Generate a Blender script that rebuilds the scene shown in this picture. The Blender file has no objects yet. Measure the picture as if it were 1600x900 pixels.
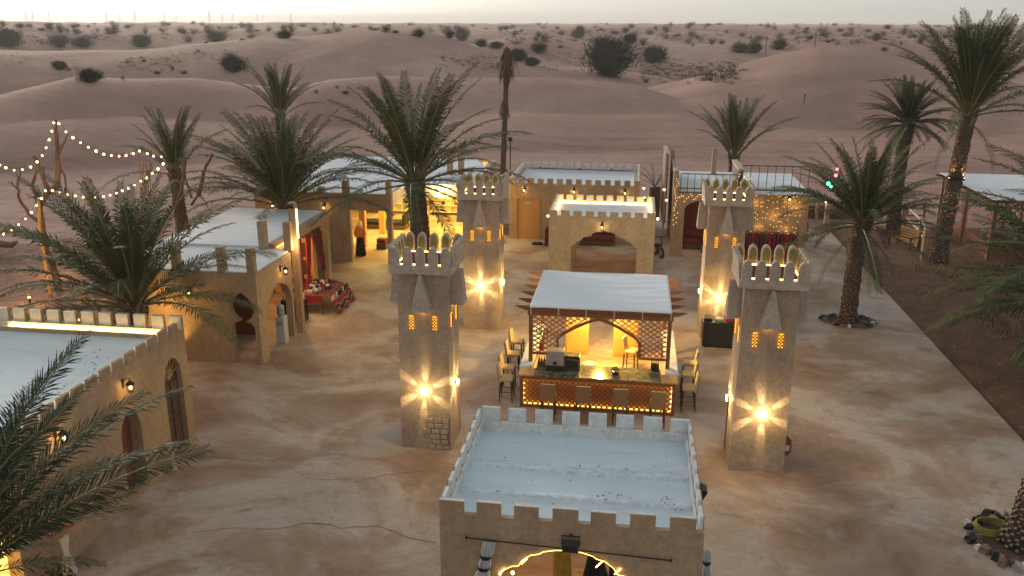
import bpy, math, random
import numpy as np
from math import radians as R, pi, sin, cos, sqrt, atan2
from mathutils import Vector, Matrix, Euler, Quaternion

random.seed(7)
SC = bpy.context.scene
COL = SC.collection

# ------------------------------------------------------------------ camera, world, sun, exposure
CAMH = 11.0
F = 1346.5                      # focal length in pixels of the 1600 px photograph
RM = np.array([[0.99023443, 0.1393859, 0.00270979],
               [0.04336963, -0.28952015, -0.95618887],
               [-0.13249471, 0.94696866, -0.29273794]])
cam = bpy.data.cameras.new('camera')
cam.lens = 36.0 * F / 1600.0
cam.clip_start = 0.1
cam.clip_end = 20000
camo = bpy.data.objects.new('camera', cam)
COL.objects.link(camo)
r_, d_, f_ = [Vector(v) for v in RM]
m = Matrix.Identity(4)
for i in range(3):
    m[i][0] = r_[i]; m[i][1] = -d_[i]; m[i][2] = -f_[i]
m[2][3] = CAMH
camo.matrix_world = m
SC.camera = camo

SUN_EL, SUN_ROT = R(7.0), R(-38)
world = bpy.data.worlds.new('World')
SC.world = world
world.use_nodes = True
wn, wl = world.node_tree.nodes, world.node_tree.links
sky = wn.new('ShaderNodeTexSky')
sky.sky_type = 'NISHITA'
sky.sun_disc = False
sky.sun_elevation = SUN_EL
sky.sun_rotation = SUN_ROT
sky.air_density = 1.0
sky.dust_density = 1.0
sky.ozone_density = 1.0
hs = wn.new('ShaderNodeHueSaturation')
hs.inputs['Saturation'].default_value = 0.30
wl.new(sky.outputs[0], hs.inputs['Color'])
tint = wn.new('ShaderNodeMix'); tint.data_type = 'RGBA'; tint.blend_type = 'MULTIPLY'
tint.inputs[0].default_value = 1.0
tint.inputs[7].default_value = (0.97, 0.98, 0.94, 1)
wl.new(hs.outputs[0], tint.inputs[6])
veil = wn.new('ShaderNodeMix'); veil.data_type = 'RGBA'      # thin high overcast: evens the clear sky out
veil.inputs[0].default_value = 0.84
veil.inputs[7].default_value = (0.84, 0.95, 1.00, 1)
wl.new(tint.outputs[2], veil.inputs[6])
wl.new(veil.outputs[2], wn['Background'].inputs[0])
wn['Background'].inputs[1].default_value = 0.14

sun = bpy.data.lights.new('sun', 'SUN')
sun.energy = 1.5
sun.angle = R(18)
sun.color = (1.0, 0.84, 0.68)
suno = bpy.data.objects.new('sun', sun)
COL.objects.link(suno)
sd = Vector((sin(SUN_ROT) * cos(SUN_EL), cos(SUN_ROT) * cos(SUN_EL), sin(SUN_EL)))
suno.rotation_euler = sd.to_track_quat('Z', 'Y').to_euler()

vs = SC.view_settings
vs.view_transform = 'Standard'
vs.look = 'None'
vs.exposure = 1.68
vs.gamma = 1.0
LAMP = 0.85                      # every lamp's power is scaled by this

# ------------------------------------------------------------------ pixel -> point helpers
def ray(px, py):
    return RM.T @ np.array([(px - 800) / F, (py - 450) / F, 1.0])
def atY(px, py, y):
    d = ray(px, py); t = y / d[1]
    return Vector((d[0] * t, y, CAMH + d[2] * t))
def atX(px, py, x):
    d = ray(px, py); t = x / d[0]
    return Vector((x, d[1] * t, CAMH + d[2] * t))
def atZ(px, py, z=0.0):
    d = ray(px, py); t = (z - CAMH) / d[2]
    return Vector((d[0] * t, d[1] * t, z))

# ------------------------------------------------------------------ materials
def nmat(name):
    mt = bpy.data.materials.new(name)
    mt.use_nodes = True
    return mt, mt.node_tree.nodes, mt.node_tree.links, mt.node_tree.nodes['Principled BSDF']

def coords(n, l, scale=(1, 1, 1), obj=False):
    mp = n.new('ShaderNodeMapping')
    mp.inputs['Scale'].default_value = scale
    if obj:
        tc = n.new('ShaderNodeTexCoord'); l.new(tc.outputs['Object'], mp.inputs[0])
    else:
        g = n.new('ShaderNodeNewGeometry'); l.new(g.outputs['Position'], mp.inputs[0])
    return mp.outputs[0]

def noise(n, l, vec, scale, detail=5, rough=0.6, dist=0.0):
    t = n.new('ShaderNodeTexNoise')
    t.inputs['Scale'].default_value = scale
    t.inputs['Detail'].default_value = detail
    t.inputs['Roughness'].default_value = rough
    t.inputs['Distortion'].default_value = dist
    l.new(vec, t.inputs['Vector'])
    return t.outputs['Fac']

def ramp(n, l, fac, stops):
    r = n.new('ShaderNodeValToRGB')
    e = r.color_ramp.elements
    while len(e) < len(stops): e.new(0.5)
    for i, (p, c) in enumerate(stops):
        e[i].position = p
        e[i].color = (*c, 1) if len(c) == 3 else c
    l.new(fac, r.inputs[0])
    return r.outputs[0]

def mix(n, l, fac, a, b, mode='MIX'):
    mx = n.new('ShaderNodeMix'); mx.data_type = 'RGBA'; mx.blend_type = mode
    for sock, v in ((mx.inputs[0], fac), (mx.inputs[6], a), (mx.inputs[7], b)):
        if isinstance(v, (int, float)): sock.default_value = v
        elif isinstance(v, tuple): sock.default_value = (*v, 1)
        else: l.new(v, sock)
    return mx.outputs[2]

def bump(n, l, b, h, strength=0.3, dist=0.02):
    bp = n.new('ShaderNodeBump')
    bp.inputs['Strength'].default_value = strength
    bp.inputs['Distance'].default_value = dist
    l.new(h, bp.inputs['Height'])
    l.new(bp.outputs[0], b.inputs['Normal'])

def plaster(name, c1, c2, c3, rough=0.85, big=0.7, fine=9.0, bs=0.5):
    mt, n, l, b = nmat(name)
    v = coords(n, l)
    vz = coords(n, l, (1.4, 1.4, 0.35))
    a = noise(n, l, v, big, 6, 0.65, 0.4)
    f = noise(n, l, v, fine, 6, 0.7)
    st = noise(n, l, vz, 1.9, 5, 0.6)
    c = ramp(n, l, a, [(0.32, c1), (0.66, c2)])
    c = mix(n, l, ramp(n, l, st, [(0.5, (0, 0, 0)), (0.75, (0.55,) * 3)]), c, c3)
    sp = ramp(n, l, f, [(0.3, (0.72,) * 3), (0.7, (1.12,) * 3)])
    c = mix(n, l, 1.0, c, sp, 'MULTIPLY')
    l.new(c, b.inputs['Base Color'])
    b.inputs['Roughness'].default_value = rough
    h = noise(n, l, v, fine * 1.8, 8, 0.75)
    bump(n, l, b, h, bs, 0.03)
    return mt

def simple(name, c, rough=0.6, var=0.25, scale=6.0, metal=0.0, bs=0.0, spec=0.5):
    mt, n, l, b = nmat(name)
    v = coords(n, l)
    f = noise(n, l, v, scale, 5, 0.65)
    lo = tuple(x * (1 - var) for x in c); hi = tuple(min(1, x * (1 + var)) for x in c)
    l.new(ramp(n, l, f, [(0.3, lo), (0.7, hi)]), b.inputs['Base Color'])
    b.inputs['Roughness'].default_value = rough
    b.inputs['Metallic'].default_value = metal
    b.inputs['Specular IOR Level'].default_value = spec
    if bs: bump(n, l, b, noise(n, l, v, scale * 3, 6, 0.7), bs, 0.02)
    return mt

def emit(name, c, s):
    mt = bpy.data.materials.new(name); mt.use_nodes = True
    n, l = mt.node_tree.nodes, mt.node_tree.links
    b = n['Principled BSDF']
    b.inputs['Base Color'].default_value = (*c, 1)
    b.inputs['Emission Color'].default_value = (*c, 1)
    b.inputs['Emission Strength'].default_value = s
    return mt

def wood(name, c1, c2, rough=0.45, sc=(14, 2.0, 14)):
    mt, n, l, b = nmat(name)
    v = coords(n, l, sc)
    f = noise(n, l, v, 1.6, 6, 0.6, 1.2)
    l.new(ramp(n, l, f, [(0.3, c1), (0.7, c2)]), b.inputs['Base Color'])
    b.inputs['Roughness'].default_value = rough
    bump(n, l, b, f, 0.15, 0.01)
    return mt

M = {}
M['tan'] = plaster('tan_plaster', (0.39, 0.255, 0.148), (0.48, 0.33, 0.20), (0.29, 0.18, 0.10), bs=0.5)
M['tan_pale'] = plaster('pale_tan_plaster', (0.46, 0.35, 0.25), (0.56, 0.44, 0.32), (0.34, 0.24, 0.16))
M['tower'] = plaster('tower_plaster', (0.38, 0.275, 0.19), (0.51, 0.385, 0.28), (0.28, 0.185, 0.12), big=1.1, bs=0.7)
M['tower_top'] = plaster('battlement_plaster', (0.47, 0.365, 0.28), (0.58, 0.47, 0.375), (0.33, 0.24, 0.17), big=2.5, bs=0.4)
M['white_wall'] = plaster('white_parapet_paint', (0.70, 0.68, 0.66), (0.80, 0.79, 0.77), (0.5, 0.45, 0.4), big=1.5, bs=0.25)
M['stone'] = plaster('exposed_stone', (0.44, 0.34, 0.25), (0.56, 0.45, 0.34), (0.33, 0.24, 0.17), big=5, bs=0.8)
M['mortar'] = simple('dark_mortar', (0.22, 0.15, 0.11), 0.9)
M['terracotta'] = simple('dark_red_interior', (0.20, 0.05, 0.03), 0.7)
M['wood'] = wood('red_brown_wood', (0.15, 0.055, 0.022), (0.26, 0.10, 0.038))
M['wood_lattice'] = wood('lattice_wood', (0.25, 0.075, 0.022), (0.40, 0.14, 0.045))
M['wood_gold'] = wood('golden_wood', (0.48, 0.25, 0.07), (0.60, 0.34, 0.11))
M['wood_door'] = wood('door_wood', (0.50, 0.24, 0.08), (0.60, 0.31, 0.11), 0.55, (10, 10, 1.2))
M['wood_dark'] = wood('dark_wood', (0.06, 0.03, 0.018), (0.11, 0.055, 0.03))
M['wood_grey'] = wood('weathered_rail_wood', (0.30, 0.23, 0.17), (0.46, 0.37, 0.29), 0.8)
M['black'] = simple('black_paint', (0.015, 0.014, 0.014), 0.4)
M['black_cloth'] = simple('black_cloth', (0.012, 0.011, 0.012), 0.9)
M['iron'] = simple('dark_iron', (0.035, 0.03, 0.028), 0.5, metal=0.6)
M['steel'] = simple('brushed_steel', (0.42, 0.42, 0.42), 0.35, metal=0.8)
M['beige'] = simple('beige_upholstery', (0.52, 0.38, 0.20), 0.75, 0.12, 20)
M['brown_back'] = simple('brown_chair_back', (0.26, 0.16, 0.085), 0.7, 0.15, 15)
M['red_cloth'] = simple('dark_red_cloth', (0.30, 0.018, 0.022), 0.85, 0.5, 8)
M['maroon'] = simple('maroon_cloth', (0.13, 0.018, 0.018), 0.85, 0.4, 8)
M['gold_cloth'] = simple('gold_cloth', (0.42, 0.24, 0.03), 0.5, 0.4, 7)
M['white_cloth'] = simple('white_cloth', (0.72, 0.70, 0.68), 0.85, 0.1, 10)
M['orange_cloth'] = simple('orange_cloth', (0.62, 0.22, 0.04), 0.85, 0.2, 10)
M['skin'] = simple('skin', (0.42, 0.24, 0.15), 0.6, 0.05)
M['white_plastic'] = simple('white_plastic', (0.50, 0.50, 0.52), 0.4, 0.05)
M['blue_bottle'] = simple('blue_grey_bottle', (0.25, 0.31, 0.36), 0.15, 0.2)
M['grey_plastic'] = simple('grey_plastic', (0.30, 0.28, 0.30), 0.5, 0.1)
M['red_paint'] = simple('red_paint', (0.35, 0.02, 0.02), 0.35)
M['cream'] = simple('cream_paint', (0.66, 0.58, 0.42), 0.6, 0.1)
M['yellow_plastic'] = simple('yellow_green_hose', (0.26, 0.24, 0.03), 0.5, 0.2)
M['red_flower'] = simple('red_petals', (0.5, 0.02, 0.02), 0.7, 0.4, 20)
M['orange_flower'] = simple('orange_petals', (0.65, 0.28, 0.08), 0.7, 0.4, 20)
M['leafgreen'] = simple('small_leaves', (0.06, 0.10, 0.03), 0.6, 0.4, 20)
M['turf'] = simple('olive_turf', (0.20, 0.18, 0.07), 0.95, 0.55, 45, bs=0.8)
M['trunk'] = simple('palm_trunk', (0.10, 0.062, 0.044), 0.9, 0.5, 9, bs=0.6)
M['boot'] = simple('palm_leaf_base', (0.25, 0.185, 0.13), 0.9, 0.4, 12, bs=0.4)
M['dead_wood'] = wood('dead_wood', (0.10, 0.055, 0.03), (0.25, 0.14, 0.08), 0.9, (8, 8, 2))
M['dead_leaf'] = simple('dead_fronds', (0.13, 0.08, 0.055), 0.9, 0.4, 8)
M['rachis'] = simple('frond_midrib', (0.17, 0.145, 0.065), 0.6, 0.2)
M['twig'] = simple('shrub_twigs', (0.14, 0.10, 0.07), 0.9)
M['cable'] = simple('cable', (0.05, 0.04, 0.03), 0.7)
M['debris'] = simple('dark_debris', (0.10, 0.10, 0.09), 0.9)
M['crack'] = simple('crack_fill', (0.17, 0.11, 0.07), 0.95)
M['pylon'] = simple('galvanised_steel', (0.30, 0.30, 0.31), 0.5, 0.05, metal=0.3)
M['rope'] = simple('pale_rope', (0.52, 0.44, 0.36), 0.8)
M['bulb'] = emit('warm_bulb', (1.0, 0.62, 0.22), 2.6)
M['bulb_small'] = emit('fairy_bulb', (1.0, 0.60, 0.18), 1.15)
M['led'] = emit('led_strip', (1.0, 0.64, 0.20), 3.2)
M['led_y'] = emit('yellow_led_strip', (1.0, 0.58, 0.08), 2.3)
M['led_hot'] = emit('bright_led_strip', (1.0, 0.66, 0.22), 11)
M['star'] = emit('spot_core', (1.0, 0.76, 0.42), 14)
M['flood'] = emit('flood_face', (1.0, 0.72, 0.32), 6)
M['amber'] = emit('amber_window_glow', (1.0, 0.42, 0.02), 0.65)
M['doorway_glow'] = emit('interior_glow', (1.0, 0.62, 0.12), 0.9)  # emission stands in for the lamplit room behind the doorway
M['red_led'] = emit('red_led', (1.0, 0.05, 0.06), 4)
M['green_led'] = emit('green_led', (0.05, 1.0, 0.35), 2.5)

def leaf_mat(name, c1, c2, c3):
    mt, n, l, b = nmat(name)
    oi = n.new('ShaderNodeObjectInfo')
    v = coords(n, l)
    f = noise(n, l, v, 5, 4, 0.6)
    c = ramp(n, l, f, [(0.3, c1), (0.7, c2)])
    c = mix(n, l, ramp(n, l, oi.outputs['Random'], [(0.55, (0, 0, 0)), (1.0, (0.7,) * 3)]), c, c3)
    l.new(c, b.inputs['Base Color'])
    b.inputs['Roughness'].default_value = 0.75
    b.inputs['Specular IOR Level'].default_value = 0.12
    return mt
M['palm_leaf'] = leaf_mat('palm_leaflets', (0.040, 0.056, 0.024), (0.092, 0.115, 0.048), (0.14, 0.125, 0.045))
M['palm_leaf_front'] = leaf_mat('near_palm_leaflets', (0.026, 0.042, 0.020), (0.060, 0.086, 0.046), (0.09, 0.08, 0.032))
M['bush'] = leaf_mat('shrub_leaves', (0.020, 0.026, 0.012), (0.046, 0.052, 0.024), (0.065, 0.062, 0.034))
M['scrub'] = leaf_mat('dry_scrub', (0.13, 0.11, 0.06), (0.24, 0.20, 0.10), (0.15, 0.09, 0.07))

def sand_mat():
    mt, n, l, b = nmat('dune_sand')
    v = coords(n, l)
    a = noise(n, l, v, 0.022, 6, 0.6, 0.8)
    c = ramp(n, l, a, [(0.3, (0.355, 0.203, 0.165)), (0.52, (0.43, 0.262, 0.215)), (0.72, (0.51, 0.345, 0.275))])
    pt = noise(n, l, v, 0.16, 6, 0.65, 0.5)
    c = mix(n, l, 1.0, c, ramp(n, l, pt, [(0.3, (0.86, 0.83, 0.82)), (0.7, (1.08, 1.08, 1.07))]), 'MULTIPLY')
    # vehicle tracks and wind streaks run across the flats
    vs_ = coords(n, l, (0.05, 0.75, 0.3))
    st = noise(n, l, vs_, 1.0, 7, 0.62, 0.35)
    st2 = ramp(n, l, st, [(0.34, (0.76,) * 3), (0.50, (1.0,) * 3), (0.68, (1.06,) * 3)])
    sx = n.new('ShaderNodeSeparateXYZ'); l.new(coords(n, l), sx.inputs[0])
    mr = n.new('ShaderNodeMapRange'); mr.inputs['From Min'].default_value = 0.4; mr.inputs['From Max'].default_value = 1.6
    mr.inputs['To Min'].default_value = 1.0; mr.inputs['To Max'].default_value = 0.15
    l.new(sx.outputs['Z'], mr.inputs['Value'])
    c = mix(n, l, mr.outputs[0], c, mix(n, l, 1.0, c, st2, 'MULTIPLY'))
    sp = noise(n, l, v, 1.4, 5, 0.7)
    c = mix(n, l, 1.0, c, ramp(n, l, sp, [(0.25, (0.9,) * 3), (0.7, (1.05,) * 3)]), 'MULTIPLY')
    l.new(c, b.inputs['Base Color'])
    b.inputs['Roughness'].default_value = 0.95
    b.inputs['Specular IOR Level'].default_value = 0.15
    wv = n.new('ShaderNodeTexWave'); wv.bands_direction = 'DIAGONAL'
    wv.inputs['Scale'].default_value = 0.35; wv.inputs['Distortion'].default_value = 9.0; wv.inputs['Detail'].default_value = 4.0; wv.inputs['Detail Scale'].default_value = 0.6
    l.new(coords(n, l, (1.0, 0.6, 0.3)), wv.inputs['Vector'])
    a0 = n.new('ShaderNodeMath'); a0.operation = 'MULTIPLY_ADD'; a0.inputs[1].default_value = 0.35
    l.new(wv.outputs['Fac'], a0.inputs[0]); l.new(st, a0.inputs[2])
    ad = n.new('ShaderNodeMath'); ad.operation = 'ADD'
    l.new(a0.outputs[0], ad.inputs[0]); l.new(noise(n, l, v, 0.9, 8, 0.7), ad.inputs[1])
    bump(n, l, b, ad.outputs[0], 0.55, 0.35)
    return mt
M['sand'] = sand_mat()

def plaza_mat():
    mt, n, l, b = nmat('stained_concrete')
    v = coords(n, l, (0.85, 1.0, 1.0))
    a = noise(n, l, v, 0.36, 8, 0.62, 0.5)
    c = ramp(n, l, a, [(0.28, (0.235, 0.13, 0.075)), (0.42, (0.35, 0.218, 0.14)), (0.50, (0.42, 0.285, 0.205)), (0.55, (0.49, 0.37, 0.295)), (0.72, (0.60, 0.50, 0.43))])
    w = noise(n, l, coords(n, l, (0.6, 1.15, 1.0)), 0.40, 8, 0.62, 0.5)
    c = mix(n, l, ramp(n, l, w, [(0.53, (0, 0, 0)), (0.60, (0.5,) * 3)]), c, (0.50, 0.42, 0.35))
    o = noise(n, l, coords(n, l, (0.8, 1.2, 1)), 0.75, 6, 0.7, 0.6)
    c = mix(n, l, ramp(n, l, o, [(0.56, (0, 0, 0)), (0.68, (0.6,) * 3)]), c, (0.24, 0.12, 0.05))
    g2 = noise(n, l, coords(n, l), 2.2, 9, 0.78, 0.2)
    c = mix(n, l, ramp(n, l, g2, [(0.60, (0, 0, 0)), (0.66, (0.45,) * 3)]), c, (0.20, 0.115, 0.06))
    f = noise(n, l, v, 7.5, 9, 0.8)
    c = mix(n, l, 1.0, c, ramp(n, l, f, [(0.28, (0.78,) * 3), (0.72, (1.14,) * 3)]), 'MULTIPLY')
    l.new(c, b.inputs['Base Color'])
    l.new(ramp(n, l, w, [(0.3, (0.62,) * 3), (0.7, (0.85,) * 3)]), b.inputs['Roughness'])
    bump(n, l, b, noise(n, l, v, 12, 8, 0.7), 0.25, 0.02)
    return mt
M['plaza'] = plaza_mat()

def soil_mat():
    mt, n, l, b = nmat('red_soil')
    v = coords(n, l)
    a = noise(n, l, v, 1.1, 8, 0.72, 0.3)
    c = ramp(n, l, a, [(0.3, (0.12, 0.052, 0.028)), (0.55, (0.20, 0.095, 0.054)), (0.75, (0.29, 0.165, 0.10))])
    g = noise(n, l, v, 14, 6, 0.8)
    c = mix(n, l, ramp(n, l, g, [(0.60, (0, 0, 0)), (0.72, (0.6,) * 3)]), c, (0.34, 0.24, 0.15))
    l.new(c, b.inputs['Base Color'])
    b.inputs['Roughness'].default_value = 0.95
    bump(n, l, b, noise(n, l, v, 6, 8, 0.8), 0.9, 0.12)
    return mt
M['soil'] = soil_mat()

def roof_mat(name, base, dirt):
    mt, n, l, b = nmat(name)
    v = coords(n, l, (0.5, 1.6, 1))
    a = noise(n, l, v, 0.9, 7, 0.65, 0.5)
    c = ramp(n, l, a, [(0.3, tuple(x * 0.86 for x in base)), (0.7, base)])
    w = noise(n, l, coords(n, l, (0.35, 2.4, 1)), 1.3, 6, 0.6, 0.8)
    c = mix(n, l, ramp(n, l, w, [(0.55, (0, 0, 0)), (0.75, (0.55,) * 3)]), c, dirt)
    s = noise(n, l, coords(n, l), 16, 3, 0.6)
    c = mix(n, l, ramp(n, l, s, [(0.74, (0, 0, 0)), (0.78, (0.7,) * 3)]), c, (0.2, 0.2, 0.2))
    l.new(c, b.inputs['Base Color'])
    b.inputs['Roughness'].default_value = 0.8
    b.inputs['Specular IOR Level'].default_value = 0.2
    bump(n, l, b, a, 0.25, 0.04)
    return mt
M['roof'] = roof_mat('pale_blue_roof_coating', (0.70, 0.78, 0.82), (0.52, 0.49, 0.48))
M['roof_white'] = roof_mat('white_roof_sheet', (0.74, 0.76, 0.80), (0.50, 0.46, 0.43))
M['roof_seam'] = plaster('dusty_roof_lap', (0.68, 0.74, 0.78), (0.76, 0.80, 0.83), (0.50, 0.45, 0.42), big=2.2, bs=0.15)
M['canopy'] = roof_mat('white_canvas', (0.90, 0.91, 0.93), (0.80, 0.81, 0.84))

def stripe_mat(name):
    mt, n, l, b = nmat(name)
    v = coords(n, l, (1, 1, 1))
    w = n.new('ShaderNodeTexWave'); w.bands_direction = 'X'
    w.inputs['Scale'].default_value = 1.6; w.inputs['Distortion'].default_value = 1.5
    l.new(v, w.inputs['Vector'])
    l.new(ramp(n, l, w.outputs['Fac'], [(0.0, (0.24, 0.014, 0.02)), (0.55, (0.30, 0.03, 0.03)), (0.72, (0.45, 0.33, 0.27)), (0.85, (0.06, 0.01, 0.012))]), b.inputs['Base Color'])
    b.inputs['Roughness'].default_value = 0.9
    return mt
M['woven'] = stripe_mat('woven_red_cloth')

def marble_mat():
    mt, n, l, b = nmat('dark_marble_top')
    v = coords(n, l)
    a = noise(n, l, v, 3.5, 8, 0.7, 1.6)
    l.new(ramp(n, l, a, [(0.35, (0.05, 0.05, 0.03)), (0.5, (0.14, 0.13, 0.07)), (0.62, (0.30, 0.27, 0.16))]), b.inputs['Base Color'])
    b.inputs['Roughness'].default_value = 0.12
    return mt
M['marble'] = marble_mat()
M['marble_side'] = simple('pale_grey_marble', (0.52, 0.53, 0.58), 0.25, 0.2, 3)

# ------------------------------------------------------------------ mesh builder
class MB:
    def __init__(s):
        s.v = []; s.f = []; s.m = []; s.mats = []
    def mi(s, mat):
        if mat not in s.mats: s.mats.append(mat)
        return s.mats.index(mat)
    def add(s, vs, fs, mat='tan'):
        k = len(s.v); i = s.mi(mat)
        s.v.extend([tuple(v) for v in vs])
        for f in fs:
            s.f.append(tuple(k + a for a in f)); s.m.append(i)
        return s
    def box(s, x0, x1, y0, y1, z0, z1, mat='tan', mx=None):
        vs = [(x, y, z) for z in (z0, z1) for (x, y) in ((x0, y0), (x1, y0), (x1, y1), (x0, y1))]
        if mx is not None: vs = [tuple(mx @ Vector(v)) for v in vs]
        return s.add(vs, [(3, 2, 1, 0), (4, 5, 6, 7), (0, 1, 5, 4), (1, 2, 6, 5), (2, 3, 7, 6), (3, 0, 4, 7)], mat)
    def prism(s, pts, plane, a0, a1, mat='tan', cap=None):
        n = len(pts)
        def P(p, a):
            return {'XZ': (p[0], a, p[1]), 'YZ': (a, p[0], p[1]), 'XY': (p[0], p[1], a)}[plane]
        ar = sum(pts[i][0] * pts[(i + 1) % n][1] - pts[(i + 1) % n][0] * pts[i][1] for i in range(n))
        if ar < 0: pts = pts[::-1]
        vs = [P(p, a0) for p in pts] + [P(p, a1) for p in pts]
        fl = tuple(range(n)); fb = tuple(range(2 * n - 1, n - 1, -1))
        sides = [(i, n + i, n + (i + 1) % n, (i + 1) % n) for i in range(n)]
        if plane != 'XZ':
            fl, fb = fl[::-1], fb[::-1]; sides = [q[::-1] for q in sides]
        s.add(vs, sides, mat)
        s.add(vs, [fl, fb], cap or mat)
        return s
    def tube(s, pts, rad, mat='tan', n=8, caps=True):
        pts = [Vector(p) for p in pts]
        if not hasattr(rad, '__len__'): rad = [rad] * len(pts)
        vs = []; fs = []
        up = None
        for i, p in enumerate(pts):
            t = (pts[min(i + 1, len(pts) - 1)] - pts[max(i - 1, 0)])
            if t.length < 1e-9: t = Vector((0, 0, 1))
            t.normalize()
            if up is None:
                up = Vector((1, 0, 0)) if abs(t.x) < 0.8 else Vector((0, 1, 0))
            u = (up - t * up.dot(t)).normalized(); w = t.cross(u); up = u
            for j in range(n):
                a = 2 * pi * j / n
                vs.append(tuple(p + (u * cos(a) + w * sin(a)) * rad[i]))
        for i in range(len(pts) - 1):
            for j in range(n):
                fs.append((i * n + j, i * n + (j + 1) % n, (i + 1) * n + (j + 1) % n, (i + 1) * n + j))
        if caps:
            fs.append(tuple(range(n))[::-1]); fs.append(tuple((len(pts) - 1) * n + j for j in range(n)))
        return s.add(vs, fs, mat)
    def lathe(s, prof, c=(0, 0, 0), mat='tan', n=12):
        vs = []; fs = []
        for (r, z) in prof:
            for j in range(n):
                a = 2 * pi * j / n
                vs.append((c[0] + r * cos(a), c[1] + r * sin(a), c[2] + z))
        for i in range(len(prof) - 1):
            for j in range(n):
                fs.append((i * n + j, i * n + (j + 1) % n, (i + 1) * n + (j + 1) % n, (i + 1) * n + j))
        fs.append(tuple(range(n))[::-1]); fs.append(tuple((len(prof) - 1) * n + j for j in range(n)))
        return s.add(vs, fs, mat)
    def ball(s, c, r, mat='tan', n=8, sz=1.0):
        k = max(3, n // 2)
        prof = [(max(1e-4, r * sin(pi * i / k)), -r * sz * cos(pi * i / k)) for i in range(k + 1)]
        return s.lathe(prof, c, mat, n)
    def mesh(s, name, smooth=False):
        me = bpy.data.meshes.new(name)
        me.from_pydata(s.v, [], s.f)
        for k in s.mats: me.materials.append(M[k])
        me.polygons.foreach_set('material_index', s.m)
        if smooth: me.polygons.foreach_set('use_smooth', [True] * len(s.f))
        me.update()
        return me
    def build(s, name, parent=None, smooth=False, loc=None, bevel=0):
        o = bpy.data.objects.new(name, s.mesh(name, smooth))
        COL.objects.link(o)
        if parent is not None: o.parent = parent
        if loc is not None: o.location = loc
        if bevel:
            b = o.modifiers.new('bevel', 'BEVEL'); b.width = bevel; b.segments = 2; b.limit_method = 'ANGLE'; b.angle_limit = R(40)
        return o

def tag(o, label=None, cat=None, group=None, kind=None):
    if label: o['label'] = label
    if cat: o['category'] = cat
    if group: o['group'] = group
    if kind: o['kind'] = kind
    return o
def thing(name, label, cat, loc=(0, 0, 0), rz=0.0, group=None):
    o = bpy.data.objects.new(name, None)
    o.empty_display_size = 0.2
    COL.objects.link(o)
    o.location = loc; o.rotation_euler = (0, 0, rz)
    return tag(o, label, cat, group)
def inst(me, name, parent, loc=(0, 0, 0), rot=(0, 0, 0), sc=None):
    o = bpy.data.objects.new(name, me)
    COL.objects.link(o)
    if parent is not None: o.parent = parent
    o.location = loc; o.rotation_euler = rot
    if sc is not None: o.scale = sc if hasattr(sc, '__len__') else (sc, sc, sc)
    return o
def copy_tree(o, parent=None):
    c = o.copy(); COL.objects.link(c)
    if parent is not None: c.parent = parent
    for ch in list(o.children): copy_tree(ch, c)
    return c

def point(parent, loc, watts, color=(1.0, 0.66, 0.24), r=0.05):
    L = bpy.data.lights.new('lamp_light', 'POINT')
    L.energy = watts * LAMP; L.color = color; L.shadow_soft_size = r
    o = bpy.data.objects.new('lamp_light', L); COL.objects.link(o)
    o.location = loc
    if parent is not None: o.parent = parent
    return o
def spot(parent, loc, direction, watts, size, blend=0.5, color=(1.0, 0.60, 0.24), r=0.015):
    L = bpy.data.lights.new('lamp_beam', 'SPOT')
    L.energy = watts * LAMP; L.color = color; L.shadow_soft_size = r
    L.spot_size = R(size); L.spot_blend = blend
    o = bpy.data.objects.new('lamp_beam', L); COL.objects.link(o)
    o.location = loc
    o.rotation_euler = (-Vector(direction)).to_track_quat('Z', 'Y').to_euler()
    if parent is not None: o.parent = parent
    return o

# lattice of crossing diagonal slats, clipped to a region
def lattice(inside, u0, u1, v0, v1, pitch, w, thick, place, mat='wood_lattice', slope=1.0):
    """inside(u,v)->bool; place(u,v,d)->(x,y,z), d the depth off the plane."""
    mb = MB()
    L = sqrt(1 + slope * slope)
    for sgn, dep in ((1, 0.0), (-1, thick)):
        dirx, dirz = 1 / L, sgn * slope / L
        c0 = (v0 - sgn * slope * u1) if sgn > 0 else (v0 + slope * u0)
        c1 = (v1 - sgn * slope * u0) if sgn > 0 else (v1 + slope * u1)
        c = c0
        while c < c1:
            run = None; u = u0; st = min(0.02, pitch / 5)
            while u <= u1 + st:
                v = c + sgn * slope * u
                ok = u <= u1 and v0 <= v <= v1 and inside(u, v)
                if ok and run is None: run = u
                if not ok and run is not None:
                    ue = u - st
                    if ue - run > 0.02:
                        a = (run, c + sgn * slope * run); b = (ue, c + sgn * slope * ue)
                        nx, nz = -dirz * w / 2, dirx * w / 2
                        q = [(a[0] + nx, a[1] + nz), (b[0] + nx, b[1] + nz), (b[0] - nx, b[1] - nz), (a[0] - nx, a[1] - nz)]
                        vs = [place(p[0], p[1], dep) for p in q] + [place(p[0], p[1], dep + thick) for p in q]
                        mb.add(vs, [(0, 1, 2, 3), (7, 6, 5, 4), (0, 4, 5, 1), (1, 5, 6, 2), (2, 6, 7, 3), (3, 7, 4, 0)], mat)
                    run = None
                u += st
            c += pitch * L
    return mb

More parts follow.
